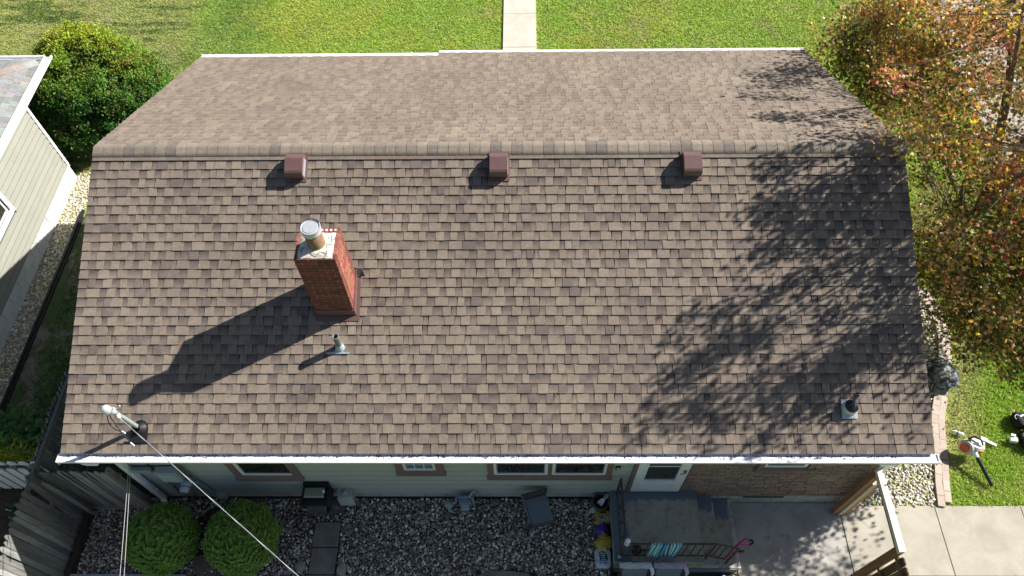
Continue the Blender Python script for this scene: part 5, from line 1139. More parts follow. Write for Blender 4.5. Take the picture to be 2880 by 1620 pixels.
# gas meter
gm = thing('gas_meter', 'blue grey gas meter with round regulator on the gravel against the wall', 'meter', (-0.6, 0.2, 0))
b_ = MB(); b_.box(-0.70, -0.50, 0.13, 0.26, 0.06, 0.31); b_.box(-0.72, -0.48, 0.12, 0.27, 0.155, 0.185); part('body', b_, simple('blue_grey_meter', (0.22, 0.27, 0.34), 0.5, 0.35, 20), gm)
b_ = MB(); b_.prism([(-0.665, 0.128, 0.10), (-0.535, 0.128, 0.10), (-0.535, 0.128, 0.20), (-0.665, 0.128, 0.20)], (0, -0.06, 0)); b_.box(-0.66, -0.54, 0.055, 0.068, 0.09, 0.105); part('index_box', b_, M['meter'], gm)
b_ = MB(); b_.tube([(-0.74, 0.22, 0.34), (-0.53, 0.22, 0.34)], 0.022, 10); b_.tube([(-0.75, 0.2, 0.36), (-0.75, 0.18, 0.22), (-0.80, 0.17, 0.18)], 0.022, 10); part('pipe', b_, simple('blue_pipe', (0.2, 0.25, 0.36), 0.5, 0.3, 20), gm)
b_ = MB(); b_.tube([(-0.52, 0.22, 0.34), (-0.46, 0.27, 0.44), (-0.44, 0.28, 0.46)], 0.02, 8); b_.tube([(-0.44, 0.28, 0.46), (-0.40, 0.28, 0.38), (-0.38, 0.28, 0.2)], 0.016, 8); b_.tube([(-0.47, 0.2, 0.34), (-0.46, 0.2, 0.02)], 0.026, 8); part('pipe', b_, simple('grey_green_pipe', (0.36, 0.38, 0.34), 0.6, 0.2, 20), gm)
b_ = MB(); b_.lathe((-0.89, 0.17, 0.10), [(0.03, -0.03), (0.085, -0.012), (0.09, 0.0), (0.085, 0.012), (0.03, 0.03), (0.018, 0.04)], 22, axis=(0.1, 0.25, 1)); b_.tube([(-0.89, 0.16, 0.10), (-0.885, 0.06, 0.03)], 0.02, 10); b_.tube([(-0.89, 0.18, 0.09), (-0.76, 0.19, 0.11)], 0.02, 8); part('regulator', b_, simple('pale_green_grey', (0.36, 0.39, 0.35), 0.6, 0.15, 20), gm)

# hose reel hanging on the wall
hr = thing('hose_reel', 'black wall mounted garden hose reel with dark hose and silver top tray', 'hose reel', (-3.1, 0.15, 0.5))
b_ = MB(); b_.box(-3.33, -2.90, 0.27, 0.33, 0.35, 0.80); b_.box(-3.345, -3.30, -0.02, 0.27, 0.42, 0.72); b_.box(-2.925, -2.88, -0.02, 0.27, 0.42, 0.72); b_.box(-3.30, -2.925, -0.03, 0.03, 0.63, 0.69); part('frame', b_, M['black'], hr)
b_ = MB(); b_.box(-3.295, -2.955, 0.10, 0.24, 0.742, 0.752); b_.prism([(-3.295, 0.10, 0.742), (-2.955, 0.10, 0.742), (-2.955, 0.075, 0.725), (-3.295, 0.075, 0.725)], (0, 0, 0.008)); part('tray', b_, simple('olive_silver_tray', (0.30, 0.31, 0.25), 0.4, 0.15, 14, metal=0.3), hr)
b_ = MB()
for q in range(10):
    xx = -3.27 + q * 0.034; rr = 0.185 + 0.008 * math.sin(q * 1.7)
    b_.tube([(xx + 0.008 * math.sin(a_), 0.09 + rr * math.cos(a_ * PI / 9), 0.40 + rr * math.sin(a_ * PI / 9)) for a_ in range(19)], 0.018, 7, cap=False)
part('hose', b_, simple('dark_green_hose', (0.075, 0.078, 0.07), 0.5, 0.3, 20), hr)
b_ = MB(); b_.tube([(-2.88, 0.12, 0.5), (-2.82, 0.12, 0.5), (-2.81, 0.12, 0.62), (-2.75, 0.12, 0.63)], 0.013, 8); part('crank', b_, M['black'], hr)
b_ = MB(); b_.tube([(-2.88, 0.05, 0.36), (-2.82, 0.04, 0.36), (-2.80, 0.04, 0.30)], 0.013, 8); b_.lathe((-2.81, 0.02, 0.36), [(0.035, 0), (0.035, 0.012)], 10, axis=(0, -1, 0)); part('valve', b_, simple('blue_valve', (0.12, 0.24, 0.42), 0.4, 0.3, 20), hr)
b_ = MB(); b_.lathe((-2.965, 0.17, 0.75), [(0.018, 0), (0.018, 0.06), (0.008, 0.07), (0.008, 0.1)], 10); part('nozzle', b_, M['plasticw'], hr)
b_ = MB(); b_.tube([(-3.28, 0.0, 0.32), (-3.5, -0.02, 0.02), (-3.58, -0.12, 0.015), (-3.55, -0.22, 0.015), (-3.42, -0.29, 0.015), (-3.28, -0.24, 0.015), (-3.22, -0.12, 0.02), (-3.2, 0.0, 0.1)], 0.011, 7); tag(part('garden_hose', b_, M['black']), 'thin black hose looping on the gravel below the hose reel', 'hose')

# stepping slabs
ss = tag(part('slab_path', (lambda q_: (q_.box(-3.22, -2.79, -3.0, -0.12, -0.06, -0.028), q_)[1])(MB()), M['soil']), kind='structure')
for y0_, y1_ in ((-0.55, -0.13), (-1.0, -0.57), (-1.45, -1.02), (-1.9, -1.47)):
    b_ = MB(); b_.box(-3.23, -2.79, y0_, y1_, -0.05, 0.004 + random.uniform(-0.003, 0.003)); part('slab', b_, M['slab'], ss)
for x0_, x1_ in ((-3.37, -3.08), (-3.07, -2.75)):
    b_ = MB(); b_.box(x0_, x1_, 0.03, 0.29, -0.05, 0.002); part('slab', b_, M['slab2'], ss)
for q_ in ([(-5.25, -0.75), (-4.95, -0.6), (-4.86, -0.9), (-5.2, -1.02)], [(-5.45, -1.0), (-5.2, -1.04), (-5.15, -1.4), (-5.5, -1.4)], [(-5.17, -1.04), (-4.8, -0.93), (-4.7, -1.3), (-5.1, -1.4)]):
    b_ = MB(); b_.prism([(a_, c_, -0.04) for a_, c_ in q_], (0, 0, 0.04)); part('slab', b_, M['slab2'], ss)
b_ = MB(); q_ = [(-0.38, -1.9), (-0.37, -1.02), (-0.2, -0.95), (0.05, -0.93), (0.3, -0.95), (0.5, -0.98), (0.62, -1.1), (0.63, -1.9)]; b_.prism([(a_, c_, -0.04) for a_, c_ in q_][::-1], (0, 0, 0.045)); tag(part('concrete_pad', b_, M['slab']), kind='structure')
# loose boulders
def rock(name, c0, r_, seed, mat, label):
    b2 = MB(); b2.add(*blob(c0, r_[0], r_[1], r_[2], seed, crump=0.25, power=0.85), 0, (1, 1, 1), True); return tag(part(name, b2, mat), label, 'stone')
rock('boulder', (-3.37, -0.88, 0.03), (0.075, 0.09, 0.06), 41, M['stone'], 'rounded grey boulder just left of the stepping slabs')
rock('boulder', (-2.66, -0.93, 0.04), (0.08, 0.11, 0.07), 42, M['stone'], 'rounded brownish boulder just right of the stepping slabs')
def flat_rock(pts, z0_, h_, label, mat):
    b2 = MB(); c_ = Vector((sum(p_[0] for p_ in pts) / len(pts), sum(p_[1] for p_ in pts) / len(pts), 0)); n_ = len(pts)
    lo = [(p_[0], p_[1], z0_) for p_ in pts]; mi = [(p_[0], p_[1], z0_ + h_ * 0.7) for p_ in pts]; hi = [(c_.x + (p_[0] - c_.x) * 0.86, c_.y + (p_[1] - c_.y) * 0.86, z0_ + h_ + random.uniform(-0.006, 0.006)) for p_ in pts]
    b2.add(lo + mi + hi, [(k_ * n_ + j_, k_ * n_ + (j_ + 1) % n_, (k_ + 1) * n_ + (j_ + 1) % n_, (k_ + 1) * n_ + j_) for k_ in range(2) for j_ in range(n_)] + [tuple(range(2 * n_, 3 * n_))]); return tag(part('flagstone', b2, mat), label, 'stone')
flat_rock([(3.46, -1.18), (3.70, -1.2), (3.74, -0.98), (3.50, -0.95)], -0.31, 0.07, 'leftmost grey flagstone at the foot of the porch side', M['sandstone'])
flat_rock([(3.73, -1.2), (4.0, -1.2), (3.92, -0.99), (3.84, -0.92), (3.76, -1.0)], -0.31, 0.10, 'middle pointed tan flagstone at the foot of the porch side', M['sandstone'])
flat_rock([(3.98, -1.2), (4.3, -1.2), (4.1, -0.98), (3.99, -0.93)], -0.31, 0.08, 'rightmost tan flagstone beside the edge of the patio', M['sandstone'])

# ============================================================ THINGS ON THE LAWN
# work bag
wbag = thing('work_bag', 'crumpled grey and black canvas bag lying across the curved pavers', 'bag', (8.6, 2.8, -0.26))
b_ = MB(); b_.add(*blob((8.66, 2.83, -0.12), 0.24, 0.29, 0.14, 77, crump=0.55, power=0.8, rot=0.3), 0, (1, 1, 1), True); part('body', b_, printed('grey_black_canvas', [(0.02, 0.022, 0.024), (0.10, 0.115, 0.115), (0.22, 0.245, 0.24), (0.03, 0.03, 0.032), (0.17, 0.19, 0.19)], 4.5, 0.8), wbag)
b_ = MB(); b_.tube([(8.44, 3.05, -0.05), (8.62, 3.16, 0.0), (8.82, 3.04, -0.04), (8.93, 2.8, -0.12), (8.9, 2.62, -0.2)], 0.012, 6); b_.tube([(8.86, 2.6, -0.2), (8.96, 2.68, -0.2), (8.98, 2.80, -0.18), (8.93, 2.86, -0.16)], 0.012, 6); part('strap', b_, M['black'], wbag)
b_ = MB(); b_.obox((8.66, 2.58, -0.12), (1, -0.1, 0), (0, 1, 0.6), (0, -0.6, 1), 0.18, 0.035, 0.03); part('flap', b_, simple('grey_canvas', (0.2, 0.225, 0.22), 0.8, 0.3, 12), wbag)
b_ = MB(); b_.obox((8.67, 2.86, 0.03), (1, 0.25, 0), (-0.25, 1, 0), (0, 0, 1), 0.06, 0.03, 0.015); part('buckle', b_, simple('light_grey_strap', (0.38, 0.4, 0.39), 0.6, 0.2, 12), wbag)
bottle('water_bottle', (8.745, 1.615, -0.255), (-0.19, 0.085, 0.0), 0.21, 0.033, M['lawnwhite'], 'clear white water bottle lying on the grass above the leaf blower', 'bottle', M['lawnwhite'], M['bluelabel'])
# leaf blower
lb = thing('leaf_blower', 'white and orange leaf blower with long black tube lying on the lawn', 'leaf blower', (8.7, 1.2, -0.3))
fc = Vector((8.61, 1.30, -0.06)); fax = Vector((-0.86, -0.42, 0.30)).normalized()
b_ = MB(); b_.lathe(fc - fax * 0.06, [(0.0, -0.01), (0.12, 0), (0.14, 0.02), (0.14, 0.09), (0.125, 0.115), (0.095, 0.12)], 28, axis=fax); part('fan_housing', b_, M['greyplastic'], lb)
b_ = MB(); b_.lathe(fc + fax * 0.060, [(0.085, 0.0), (0.083, 0.022), (0.07, 0.012), (0.0, 0.01)], 24, axis=fax, cap=False); part('intake', b_, M['orange'], lb)
b_ = MB(); b_.obox(fc + Vector((0.12, 0.02, 0.05)), (0.8, -0.35, 0), (0.35, 0.8, 0), (0, 0, 1), 0.10, 0.085, 0.075); b_.obox(fc + Vector((0.10, 0.05, 0.135)), (0.8, -0.35, 0), (0.35, 0.8, 0), (0, 0, 1), 0.07, 0.05, 0.014); part('motor_cover', b_, M['lawnwhite'], lb)
b_ = MB(); b_.obox(fc + Vector((0.22, -0.03, -0.02)), (0.8, -0.35, 0), (0.35, 0.8, 0), (0, 0, 1), 0.05, 0.07, 0.055); part('fuel_tank', b_, M['orange'], lb)
b_ = MB(); b_.tube([fc + Vector((0.0, 0.10, 0.12)), fc + Vector((0.08, 0.12, 0.20)), fc + Vector((0.17, 0.06, 0.21)), fc + Vector((0.21, -0.03, 0.15))], 0.016, 8); part('handle', b_, M['black'], lb)
tdir = (Vector((8.93, 0.62, -0.235)) - Vector((8.735, 1.12, -0.07))).normalized(); t0 = Vector((8.705, 1.20, -0.055))
b_ = MB(); b_.tube([fc + Vector((0.02, -0.06, 0.0)), t0, Vector((8.74, 1.105, -0.08))], [0.06, 0.05, 0.04], 16); part('outlet', b_, M['lawnwhite'], lb)
b_ = MB(); b_.tube([Vector((8.735, 1.12, -0.075)), Vector((8.93, 0.62, -0.235))], [0.036, 0.031], 18); part('blower_tube', b_, simple('black_tube', (0.02, 0.022, 0.026), 0.3, 0.1, 9), lb)
# white pipe fitting
b_ = MB(); b_.obox((9.09, 1.52, -0.25), (0.85, -0.4, 0), (0.4, 0.85, 0), (0, 0, 1), 0.055, 0.034, 0.02); b_.obox((9.19, 1.455, -0.255), (0.85, -0.5, 0), (0.5, 0.85, 0), (0, 0, 1), 0.11, 0.02, 0.016); b_.obox((9.06, 1.41, -0.262), (-0.3, -0.9, 0), (0.9, -0.3, 0), (0, 0, 1), 0.085, 0.013, 0.012)
tag(part('sprayer_handle', b_, M['lawnwhite']), 'white plastic sprayer handle lying on the grass right of the leaf blower', 'sprayer')
# dark gear at the right edge
gr = thing('tool_belt', 'black tool belt pouch with grey buckle at the right edge of the lawn', 'bag', (9.85, 1.85, -0.3))
b_ = MB(); b_.add(*blob((9.87, 1.88, -0.2), 0.14, 0.15, 0.11, 5, crump=0.5), 0, (1, 1, 1), True); part('body', b_, M['blackcloth'], gr)
b_ = MB(); b_.tube([(9.77 + 0.05 * math.cos(a_), 1.9 + 0.05 * math.sin(a_), -0.09) for a_ in [q_ * 0.5 for q_ in range(9)]], 0.007, 6); b_.obox((9.86, 1.93, -0.085), (1, 0.3, 0), (-0.3, 1, 0), (0, 0, 1), 0.04, 0.012, 0.01); part('buckle', b_, M['galv'], gr)
g2 = thing('power_tool', 'black and orange power tool lying at the right edge of the lawn', 'tool', (9.95, 1.5, -0.3))
b_ = MB(); b_.add(*blob((9.93, 1.5, -0.21), 0.17, 0.19, 0.11, 8, crump=0.4), 0, (1, 1, 1), True); part('body', b_, M['black'], g2)
b_ = MB(); b_.obox((10.0, 1.66, -0.1), (1, -0.6, 0), (0.6, 1, 0), (0, 0, 1), 0.08, 0.04, 0.03); part('casing', b_, M['orange'], g2)
b_ = MB(); b_.lathe((9.80, 1.55, -0.12), [(0.05, 0), (0.045, 0.03), (0.0, 0.035)], 14); b_.tube([(9.80, 1.55, -0.11), (9.9, 1.47, -0.12)], 0.016, 8); part('lever', b_, M['greyplastic'], g2)
b_ = MB(); b_.obox((9.62, 1.50, -0.22), (1, -0.3, 0.2), (0.3, 1, 0), (-0.2, 0, 1), 0.06, 0.045, 0.05); b_.obox((9.61, 1.57, -0.16), (1, -0.3, 0), (0.3, 1, 0), (0, 0, 1), 0.04, 0.02, 0.01)
tag(part('white_box', b_, M['lawnwhite']), 'small white box on the grass left of the black power tool', 'box')

# ============================================================ WIRES
def sagwire(name, a_, e_, sag, r_, mat, label, twist=None):
    a_, e_ = Vector(a_), Vector(e_); b2 = MB(); n_ = 30
    for k2, (rr, ph) in enumerate(twist or ((r_, 0),)):
        pts = []
        for i_ in range(n_ * (4 if twist else 1) + 1):
            s_ = i_ / (n_ * (4 if twist else 1)); p_ = a_ * (1 - s_) + e_ * s_ - Vector((0, 0, sag * 4 * s_ * (1 - s_)))
            if twist: p_ = p_ + Vector((0.0045 * math.cos(s_ * 60 + ph), 0.003 * math.sin(s_ * 60 + ph), 0.0045 * math.sin(s_ * 60 + ph)))
            pts.append(p_)
        b2.tube(pts, rr, 5, 0)
    return tag(part(name, b2, mat), label, 'cable')
wa = mt + Vector((0.09, -0.07, -0.13))
sagwire('service_wire', wa, (2.32, -5.27, 4.45), 0.08, 0.008, simple('aluminium_wire', (0.7, 0.7, 0.72), 0.35, 0.1, 30, metal=0.5), 'bright twisted service wire running from the roof mast across the yard', ((0.003, 0), (0.0036, 3.1)))
sagwire('service_cable', wa + Vector((0.02, -0.02, -0.02)), (2.34, -5.25, 4.42), 0.08, 0.006, M['blackcable'], 'black cable twisted along the bright service wire', ((0.0035, 1.5),))
for dx_, lab in ((0.0, 'left of two thin grey cables hanging from the back gutter'), (0.055, 'right of two thin grey cables hanging from the back gutter')):
    sagwire('drop_cable', (-5.60 + dx_ * 0.5, 0.14, 2.3), (-4.35 + dx_ * 1.6, -3.6, 3.3), 0.02, 0.0045, M['cable'], lab)

# ============================================================ VEGETATION
def leaves(name, P, Nrm, size, shape, cols, mat, parent=None, rng=None, tangent=None):
    """many flat leaves: P (n,3) centres, Nrm (n,3) facing, size (n,), shape (k,2) outline fan"""
    n = len(P); shape = np.array(shape, float); k = len(shape)
    Nrm = Nrm / (np.linalg.norm(Nrm, axis=1)[:, None] + 1e-9)
    r_ = rng.normal(size=(n, 3)) if tangent is None else tangent
    U = np.cross(Nrm, r_); U /= (np.linalg.norm(U, axis=1)[:, None] + 1e-9); W_ = np.cross(Nrm, U)
    cup = (shape ** 2).sum(1) * rng.uniform(-0.25, 0.1, (n, 1)) * size[:, None]
    V = P[:, None, :] + size[:, None, None] * (shape[None, :, 0, None] * U[:, None, :] + shape[None, :, 1, None] * W_[:, None, :]) + cup[..., None] * Nrm[:, None, :]
    if k > 4:
        V = np.concatenate([P[:, None, :], V], 1); k1 = k + 1
        F = np.array([(0, 1 + i_, 1 + (i_ + 1) % k) for i_ in range(k)])
    else: k1 = k; F = np.array([tuple(range(k))])
    F = (F[None] + (np.arange(n) * k1)[:, None, None]).reshape(-1, F.shape[1])
    return np_mesh(name, V.reshape(-1, 3), F, mat, np.repeat(cols, k1, 0), False, parent)

# ---- lawn blades
def lawn(name, regions, label, rng):
    XS, YS = [], []
    for x0, x1, y0, y1, dens in regions:
        n_ = int((x1 - x0) * (y1 - y0) * dens); XS.append(rng.uniform(x0, x1, n_)); YS.append(rng.uniform(y0, y1, n_))
    X = np.concatenate(XS); Y = np.concatenate(YS)
    keep = ~((X > -0.16) & (X < 0.85) & (Y > 8.5)) & ~((X > 11.9) & (X < 13.5) & (Y > 1.2)) & ~((X < 6.13) & (Y < 8.3)) & ~((X < -10.4) & (Y < 8.35)) 
    oe = np.interp(Y, [0.28, 0.68, 1.08, 1.56, 2.0, 2.54, 2.82, 3.42, 3.92, 4.2, 4.6, 5.1, 5.5], [8.13, 8.2, 8.26, 8.37, 8.54, 8.76, 8.93, 9.14, 9.26, 9.24, 9.1, 8.8, 6.2])
    keep &= ~((X < oe) & (X > 6) & (Y < 5.6)) & ~((Y < 0.285) & (Y > -0.95))
    X, Y = X[keep], Y[keep]; P2 = np.stack([X, Y, np.full(len(X), GZ)], 1)
    c, n1, n2, worn = lawn_cols(P2)
    k2 = rng.random(len(X)) > worn * 0.7; P2, c, X, Y, n1 = P2[k2], c[k2], X[k2], Y[k2], n1[k2]
    n_ = len(X); h = rng.uniform(0.016, 0.04, n_) * (0.7 + 0.6 * n1); a_ = rng.uniform(0, 2 * PI, n_); lean = rng.uniform(1.0, 2.4, n_) * h; wd = rng.uniform(0.006, 0.012, n_)
    dx, dy = np.cos(a_), np.sin(a_)
    v0 = P2 + np.stack([-dy * wd, dx * wd, np.zeros(n_)], 1); v1 = P2 + np.stack([dy * wd, -dx * wd, np.zeros(n_)], 1); v2 = P2 + np.stack([dx * lean, dy * lean, h + 0.01], 1)
    V = np.stack([v0, v1, v2], 1).reshape(-1, 3); F = np.arange(n_ * 3).reshape(-1, 3)
    c = c * rng.uniform(0.6, 1.3, (n_, 1)); straw = rng.random(n_) < 0.07; c[straw] = np.array([0.42, 0.38, 0.2]) * rng.uniform(0.7, 1.2, (straw.sum(), 1))
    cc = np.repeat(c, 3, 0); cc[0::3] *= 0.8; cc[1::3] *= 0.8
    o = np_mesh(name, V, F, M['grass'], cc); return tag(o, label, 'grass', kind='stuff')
lawn('lawn_grass', [(-17, 16, 8.3, 16.5, 1900)], 'bright green mown lawn in front of the house', np.random.default_rng(21))
lawn('side_lawn_grass', [(6.13, 12, 0.27, 8.3, 3200), (7, 12, -1.6, -0.95, 2500), (13.5, 17, 4, 16, 900)], 'sunlit side lawn beside the paver edging', np.random.default_rng(22))
# thin dark grass between the houses
rg = np.random.default_rng(31); n_ = 60000; X = rg.uniform(-9.8, -6.3, n_); Y = rg.uniform(1.4, 8.4, n_)
dn = 0.5 + 0.5 * np.sin(X * 3.1 + Y * 1.3) * np.sin(Y * 2.1 - X); keep = rg.random(n_) < np.clip((X + 9.75) * 1.1, 0, 1) * (0.35 + 0.8 * dn); X, Y = X[keep], Y[keep]; n_ = len(X)
a_ = rg.uniform(0, 2 * PI, n_); h = rg.uniform(0.02, 0.06, n_); P2 = np.stack([X, Y, np.full(n_, GZ)], 1); wd = rg.uniform(0.008, 0.02, n_); dx, dy = np.cos(a_), np.sin(a_)
V = np.stack([P2 + np.stack([-dy * wd, dx * wd, 0 * h], 1), P2 + np.stack([dy * wd, -dx * wd, 0 * h], 1), P2 + np.stack([dx * h, dy * h, h], 1)], 1).reshape(-1, 3)
c = np.array([0.12, 0.22, 0.05])[None] * rg.uniform(0.5, 1.4, (n_, 1)); tag(np_mesh('shade_grass', V, np.arange(n_ * 3).reshape(-1, 3), M['grass'], np.repeat(c, 3, 0)), 'thin dark grass on bare soil between the two houses', 'grass', kind='stuff')
sheet('bare_soil', -9.8, -6.14, 1.3, 8.4, GZ + 0.004, simple('packed_soil', (0.20, 0.175, 0.14), 1.0, 0.35, 3, bmp=0.6, fine=0.2, fscale=60, dirt=((0.06, 0.09, 0.03), 1.4, 0.42)))

# ---- clipped conical evergreens
def globe_shrub(name, c0, r_, rz, label, seed, ring=0.085):
    rng = np.random.default_rng(seed); o = thing(name, label, 'shrub', (c0[0], c0[1], 0.0), None)
    b2 = MB(); b2.tube([(c0[0], c0[1], -0.05), (c0[0], c0[1], c0[2])], 0.04, 8); part('trunk', b2, M['bark'], o)
    n_ = 52000; u = rng.normal(size=(n_, 3)); u /= np.linalg.norm(u, axis=1)[:, None]; u[:, 2] = np.where(u[:, 2] < -0.75, -u[:, 2], u[:, 2]); 
    # scalloped tiers of flat sprays
    az = np.arctan2(u[:, 1], u[:, 0]); zz_ = u[:, 2] * rz
    tier = np.abs(((zz_ + 0.028 * np.sin(az * 5 + seed) + 0.016 * np.sin(az * 11)) / ring) % 1.0)
    sc_ = 1 - 0.10 * (1 - tier) ** 1.5 + 0.04 * np.sin(az * 7 + zz_ * 9) + 0.02 * np.sin(az * 17 + zz_ * 23) + rng.normal(0, 0.012, n_)
    depth = 1 - np.abs(rng.normal(0, 0.05, n_))
    P = np.array(c0) + u * np.array([r_, r_, rz]) * (sc_ * depth)[:, None]
    N_ = u * 0.7 + rng.normal(0, 0.6, (n_, 3)) + np.array([0, 0, 0.5])
    base = np.array([0.11, 0.24, 0.04]); tip = np.array([0.31, 0.48, 0.09])
    f = np.clip(tier * 0.8 + rng.normal(0, 0.25, n_), 0, 1)[:, None]; cols = (base * (1 - f) + tip * f) * rng.uniform(0.7, 1.3, (n_, 1))
    brown = rng.random(n_) < 0.02; cols[brown] = (0.09, 0.07, 0.03)
    lv = leaves('foliage', P, N_, rng.uniform(0.008, 0.017, n_), [(-1.5, 0), (0, -0.6), (1.5, 0), (0, 0.6)], cols, M['needle'], o, rng); lv['kind'] = 'stuff'
    # dark woody core so that gaps look into branches
    b2 = MB(); b2.lathe((c0[0], c0[1], c0[2] - rz * 0.85), [(0.02, 0)] + [(r_ * 0.84 * math.cos(a2), rz * 0.85 + rz * 0.84 * math.sin(a2)) for a2 in [(-1.2 + 2.7 * q_ / 12) for q_ in range(13)]], 20, cap=False); part('inner_branches', b2, simple('inner_wood', (0.02, 0.028, 0.012), 1, 0.3, 20), o)
    return o
globe_shrub('globe_shrub', (-5.62, -0.56, 0.54), 0.58, 0.58, 'left of two clipped round green evergreens on the gravel', 1)
globe_shrub('globe_shrub', (-4.27, -0.55, 0.56), 0.60, 0.58, 'right of two clipped round green evergreens crossed by the service wire', 2, 0.075)

# ---- big yew by the neighbour's corner
def yew(c0, R3, label, seed):
    rng = np.random.default_rng(seed); o = thing('yew_bush', label, 'bush', (c0[0], c0[1], -0.3))
    for q_ in range(5):
        a2 = q_ * 1.3; b2 = MB(); b2.tube([(c0[0] + 0.1 * math.cos(a2), c0[1] + 0.1 * math.sin(a2), -0.32), (c0[0] + 0.5 * math.cos(a2), c0[1] + 0.5 * math.sin(a2), 0.6), (c0[0] + 0.9 * math.cos(a2), c0[1] + 0.9 * math.sin(a2), 1.3)], [0.06, 0.045, 0.02], 7); part('stem', b2, M['bark'], o)
    n_c = 1500; u = rng.normal(size=(n_c, 3)); u /= np.linalg.norm(u, axis=1)[:, None]; u[:, 2] = np.abs(u[:, 2]) * np.where(rng.random(n_c) < 0.3, -0.5, 1)
    az = np.arctan2(u[:, 1], u[:, 0]); bl = 1 + 0.07 * np.sin(az * 3 + 1) + 0.06 * np.sin(u[:, 2] * 6 + az * 2) + rng.normal(0, 0.05, n_c)
    dep = np.where(rng.random(n_c) < 0.25, rng.uniform(0.7, 0.95, n_c), 1.0)
    CC = np.array(c0) + u * np.array(R3) * (bl * dep)[:, None]
    k_ = 110; P = np.repeat(CC, k_, 0) + rng.normal(0, 1, (n_c * k_, 3)) * np.repeat(rng.uniform(0.04, 0.09, n_c), k_)[:, None]
    N_ = np.repeat(u, k_, 0) * 0.5 + rng.normal(0, 0.8, P.shape) + np.array([0, 0, 0.4])
    base = np.repeat(np.stack([rng.uniform(0.03, 0.085, n_c), rng.uniform(0.09, 0.185, n_c), rng.uniform(0.012, 0.025, n_c)], 1), k_, 0)
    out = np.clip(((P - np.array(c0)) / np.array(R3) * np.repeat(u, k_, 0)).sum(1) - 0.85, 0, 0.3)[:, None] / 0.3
    hi = np.clip(((P[:, 2:3] - c0[2]) / R3[2] + (P[:, 1:2] - c0[1]) / R3[1] * 0.5) , 0, 1.2)      # sunlit side put into the colour: yellower towards the top and back
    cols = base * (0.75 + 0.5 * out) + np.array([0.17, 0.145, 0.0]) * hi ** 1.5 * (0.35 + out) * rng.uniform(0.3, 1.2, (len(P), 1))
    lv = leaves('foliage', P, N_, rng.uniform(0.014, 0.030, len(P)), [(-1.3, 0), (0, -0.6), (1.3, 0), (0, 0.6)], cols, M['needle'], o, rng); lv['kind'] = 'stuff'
    return o
yew((-10.0, 10.15, 0.65), (1.42, 1.42, 1.4), 'large bushy yellow green yew beside the corner of the neighbour house', 5)

# ---- neighbour's garden plants
def clump(name, label, c0, n_, spread, lsize, colr, shape, up, seed, cat='plant'):
    rng = np.random.default_rng(seed); o = thing(name, label, cat, (c0[0], c0[1], -0.3))
    P = np.array(c0) + rng.normal(size=(n_, 3)) * np.array(spread); P[:, 2] = np.maximum(P[:, 2], -0.28)
    N_ = rng.normal(0, 0.45, (n_, 3)) + np.array([0, 0, up]); cols = np.array(colr) * rng.uniform(0.6, 1.4, (n_, 1))
    lv = leaves('foliage', P, N_, rng.uniform(lsize * 0.7, lsize * 1.3, n_), shape, cols, M['leaf'], o, rng); lv['kind'] = 'stuff'
    b2 = MB()
    for q_ in range(14): p_ = P[q_]; b2.tube([(c0[0] + (p_[0] - c0[0]) * 0.3, c0[1] + (p_[1] - c0[1]) * 0.3, -0.32), tuple(p_)], 0.006, 4)
    part('stem', b2, M['needle'], o, stuff=True); return o
HEART = [(-0.2, -1.1), (0.6, -0.5), (0.8, 0.3), (0.3, 1.0), (-0.3, 1.0), (-0.8, 0.3), (-0.6, -0.5)]
clump('garden_plant', 'dark green broad leaved plant on the soil behind the fences', (-9.35, 1.52, -0.05), 900, (0.42, 0.2, 0.1), 0.055, (0.07, 0.19, 0.045), HEART, 1.2, 51)
clump('grassy_plant', 'yellow green strap leaved plant just behind the white picket fence', (-9.15, 1.16, -0.05), 520, (0.36, 0.1, 0.08), 0.085, (0.48, 0.55, 0.06), [(-1.6, 0), (0, -0.14), (1.6, 0), (0, 0.14)], 0.5, 52)
clump('weed', 'small grey green weed in the soil in front of the white fence', (-8.75, 0.1, -0.2), 60, (0.10, 0.10, 0.05), 0.07, (0.10, 0.15, 0.09), [(-1.3, 0), (0, -0.4), (1.3, 0), (0, 0.4)], 0.8, 53)

# ---- autumn maple
STAR = []
for q_ in range(5):
    a2 = math.radians(-80 + q_ * 40); rr = [0.72, 0.95, 1.05, 0.95, 0.72][q_]
    STAR.append((rr * math.cos(a2 + PI / 2 * 0), rr * math.sin(a2)))
    if q_ < 4: a3 = math.radians(-60 + q_ * 40); STAR.append((0.42 * math.cos(a3), 0.42 * math.sin(a3)))
STAR.append((-0.35, 0.12)); STAR.append((-0.35, -0.12))
tree = thing('maple_tree', 'maple tree in autumn orange, olive and red leaves beside the right gable', 'tree', (9.3, 5.6, -0.3))
trng = np.random.default_rng(99)
LOBES = [(np.array([10.15, 5.35, 5.1]), np.array([3.55, 4.2, 3.6]), 0.56), (np.array([8.7, 8.2, 3.5]), np.array([2.1, 1.5, 1.7]), 0.16), (np.array([9.0, 3.1, 3.5]), np.array([2.2, 1.9, 1.5]), 0.14), (np.array([8.3, 6.2, 4.3]), np.array([1.7, 2.2, 2.0]), 0.14), (np.array([8.7, 3.3, 7.6]), np.array([1.9, 1.3, 1.2]), 0.1), (np.array([8.6, 5.2, 7.4]), np.array([1.7, 1.7, 1.2]), 0.1), (np.array([8.95, 3.3, 2.35]), np.array([1.9, 1.7, 0.9]), 0.14), (np.array([7.6, 8.5, 3.0]), np.array([0.95, 1.2, 0.6]), 0.14)]
C0 = np.array([10.15, 5.35, 4.75]); CR = np.array([3.55, 4.35, 3.25])
base = Vector((9.35, 5.75, -0.35)); fork = Vector((9.5, 5.65, 1.6))
b_ = MB(); b_.tube([base, Vector((9.4, 5.7, 0.5)), fork], [0.14, 0.11, 0.09], 12); trunk = part('trunk', b_, M['bark'], tree)
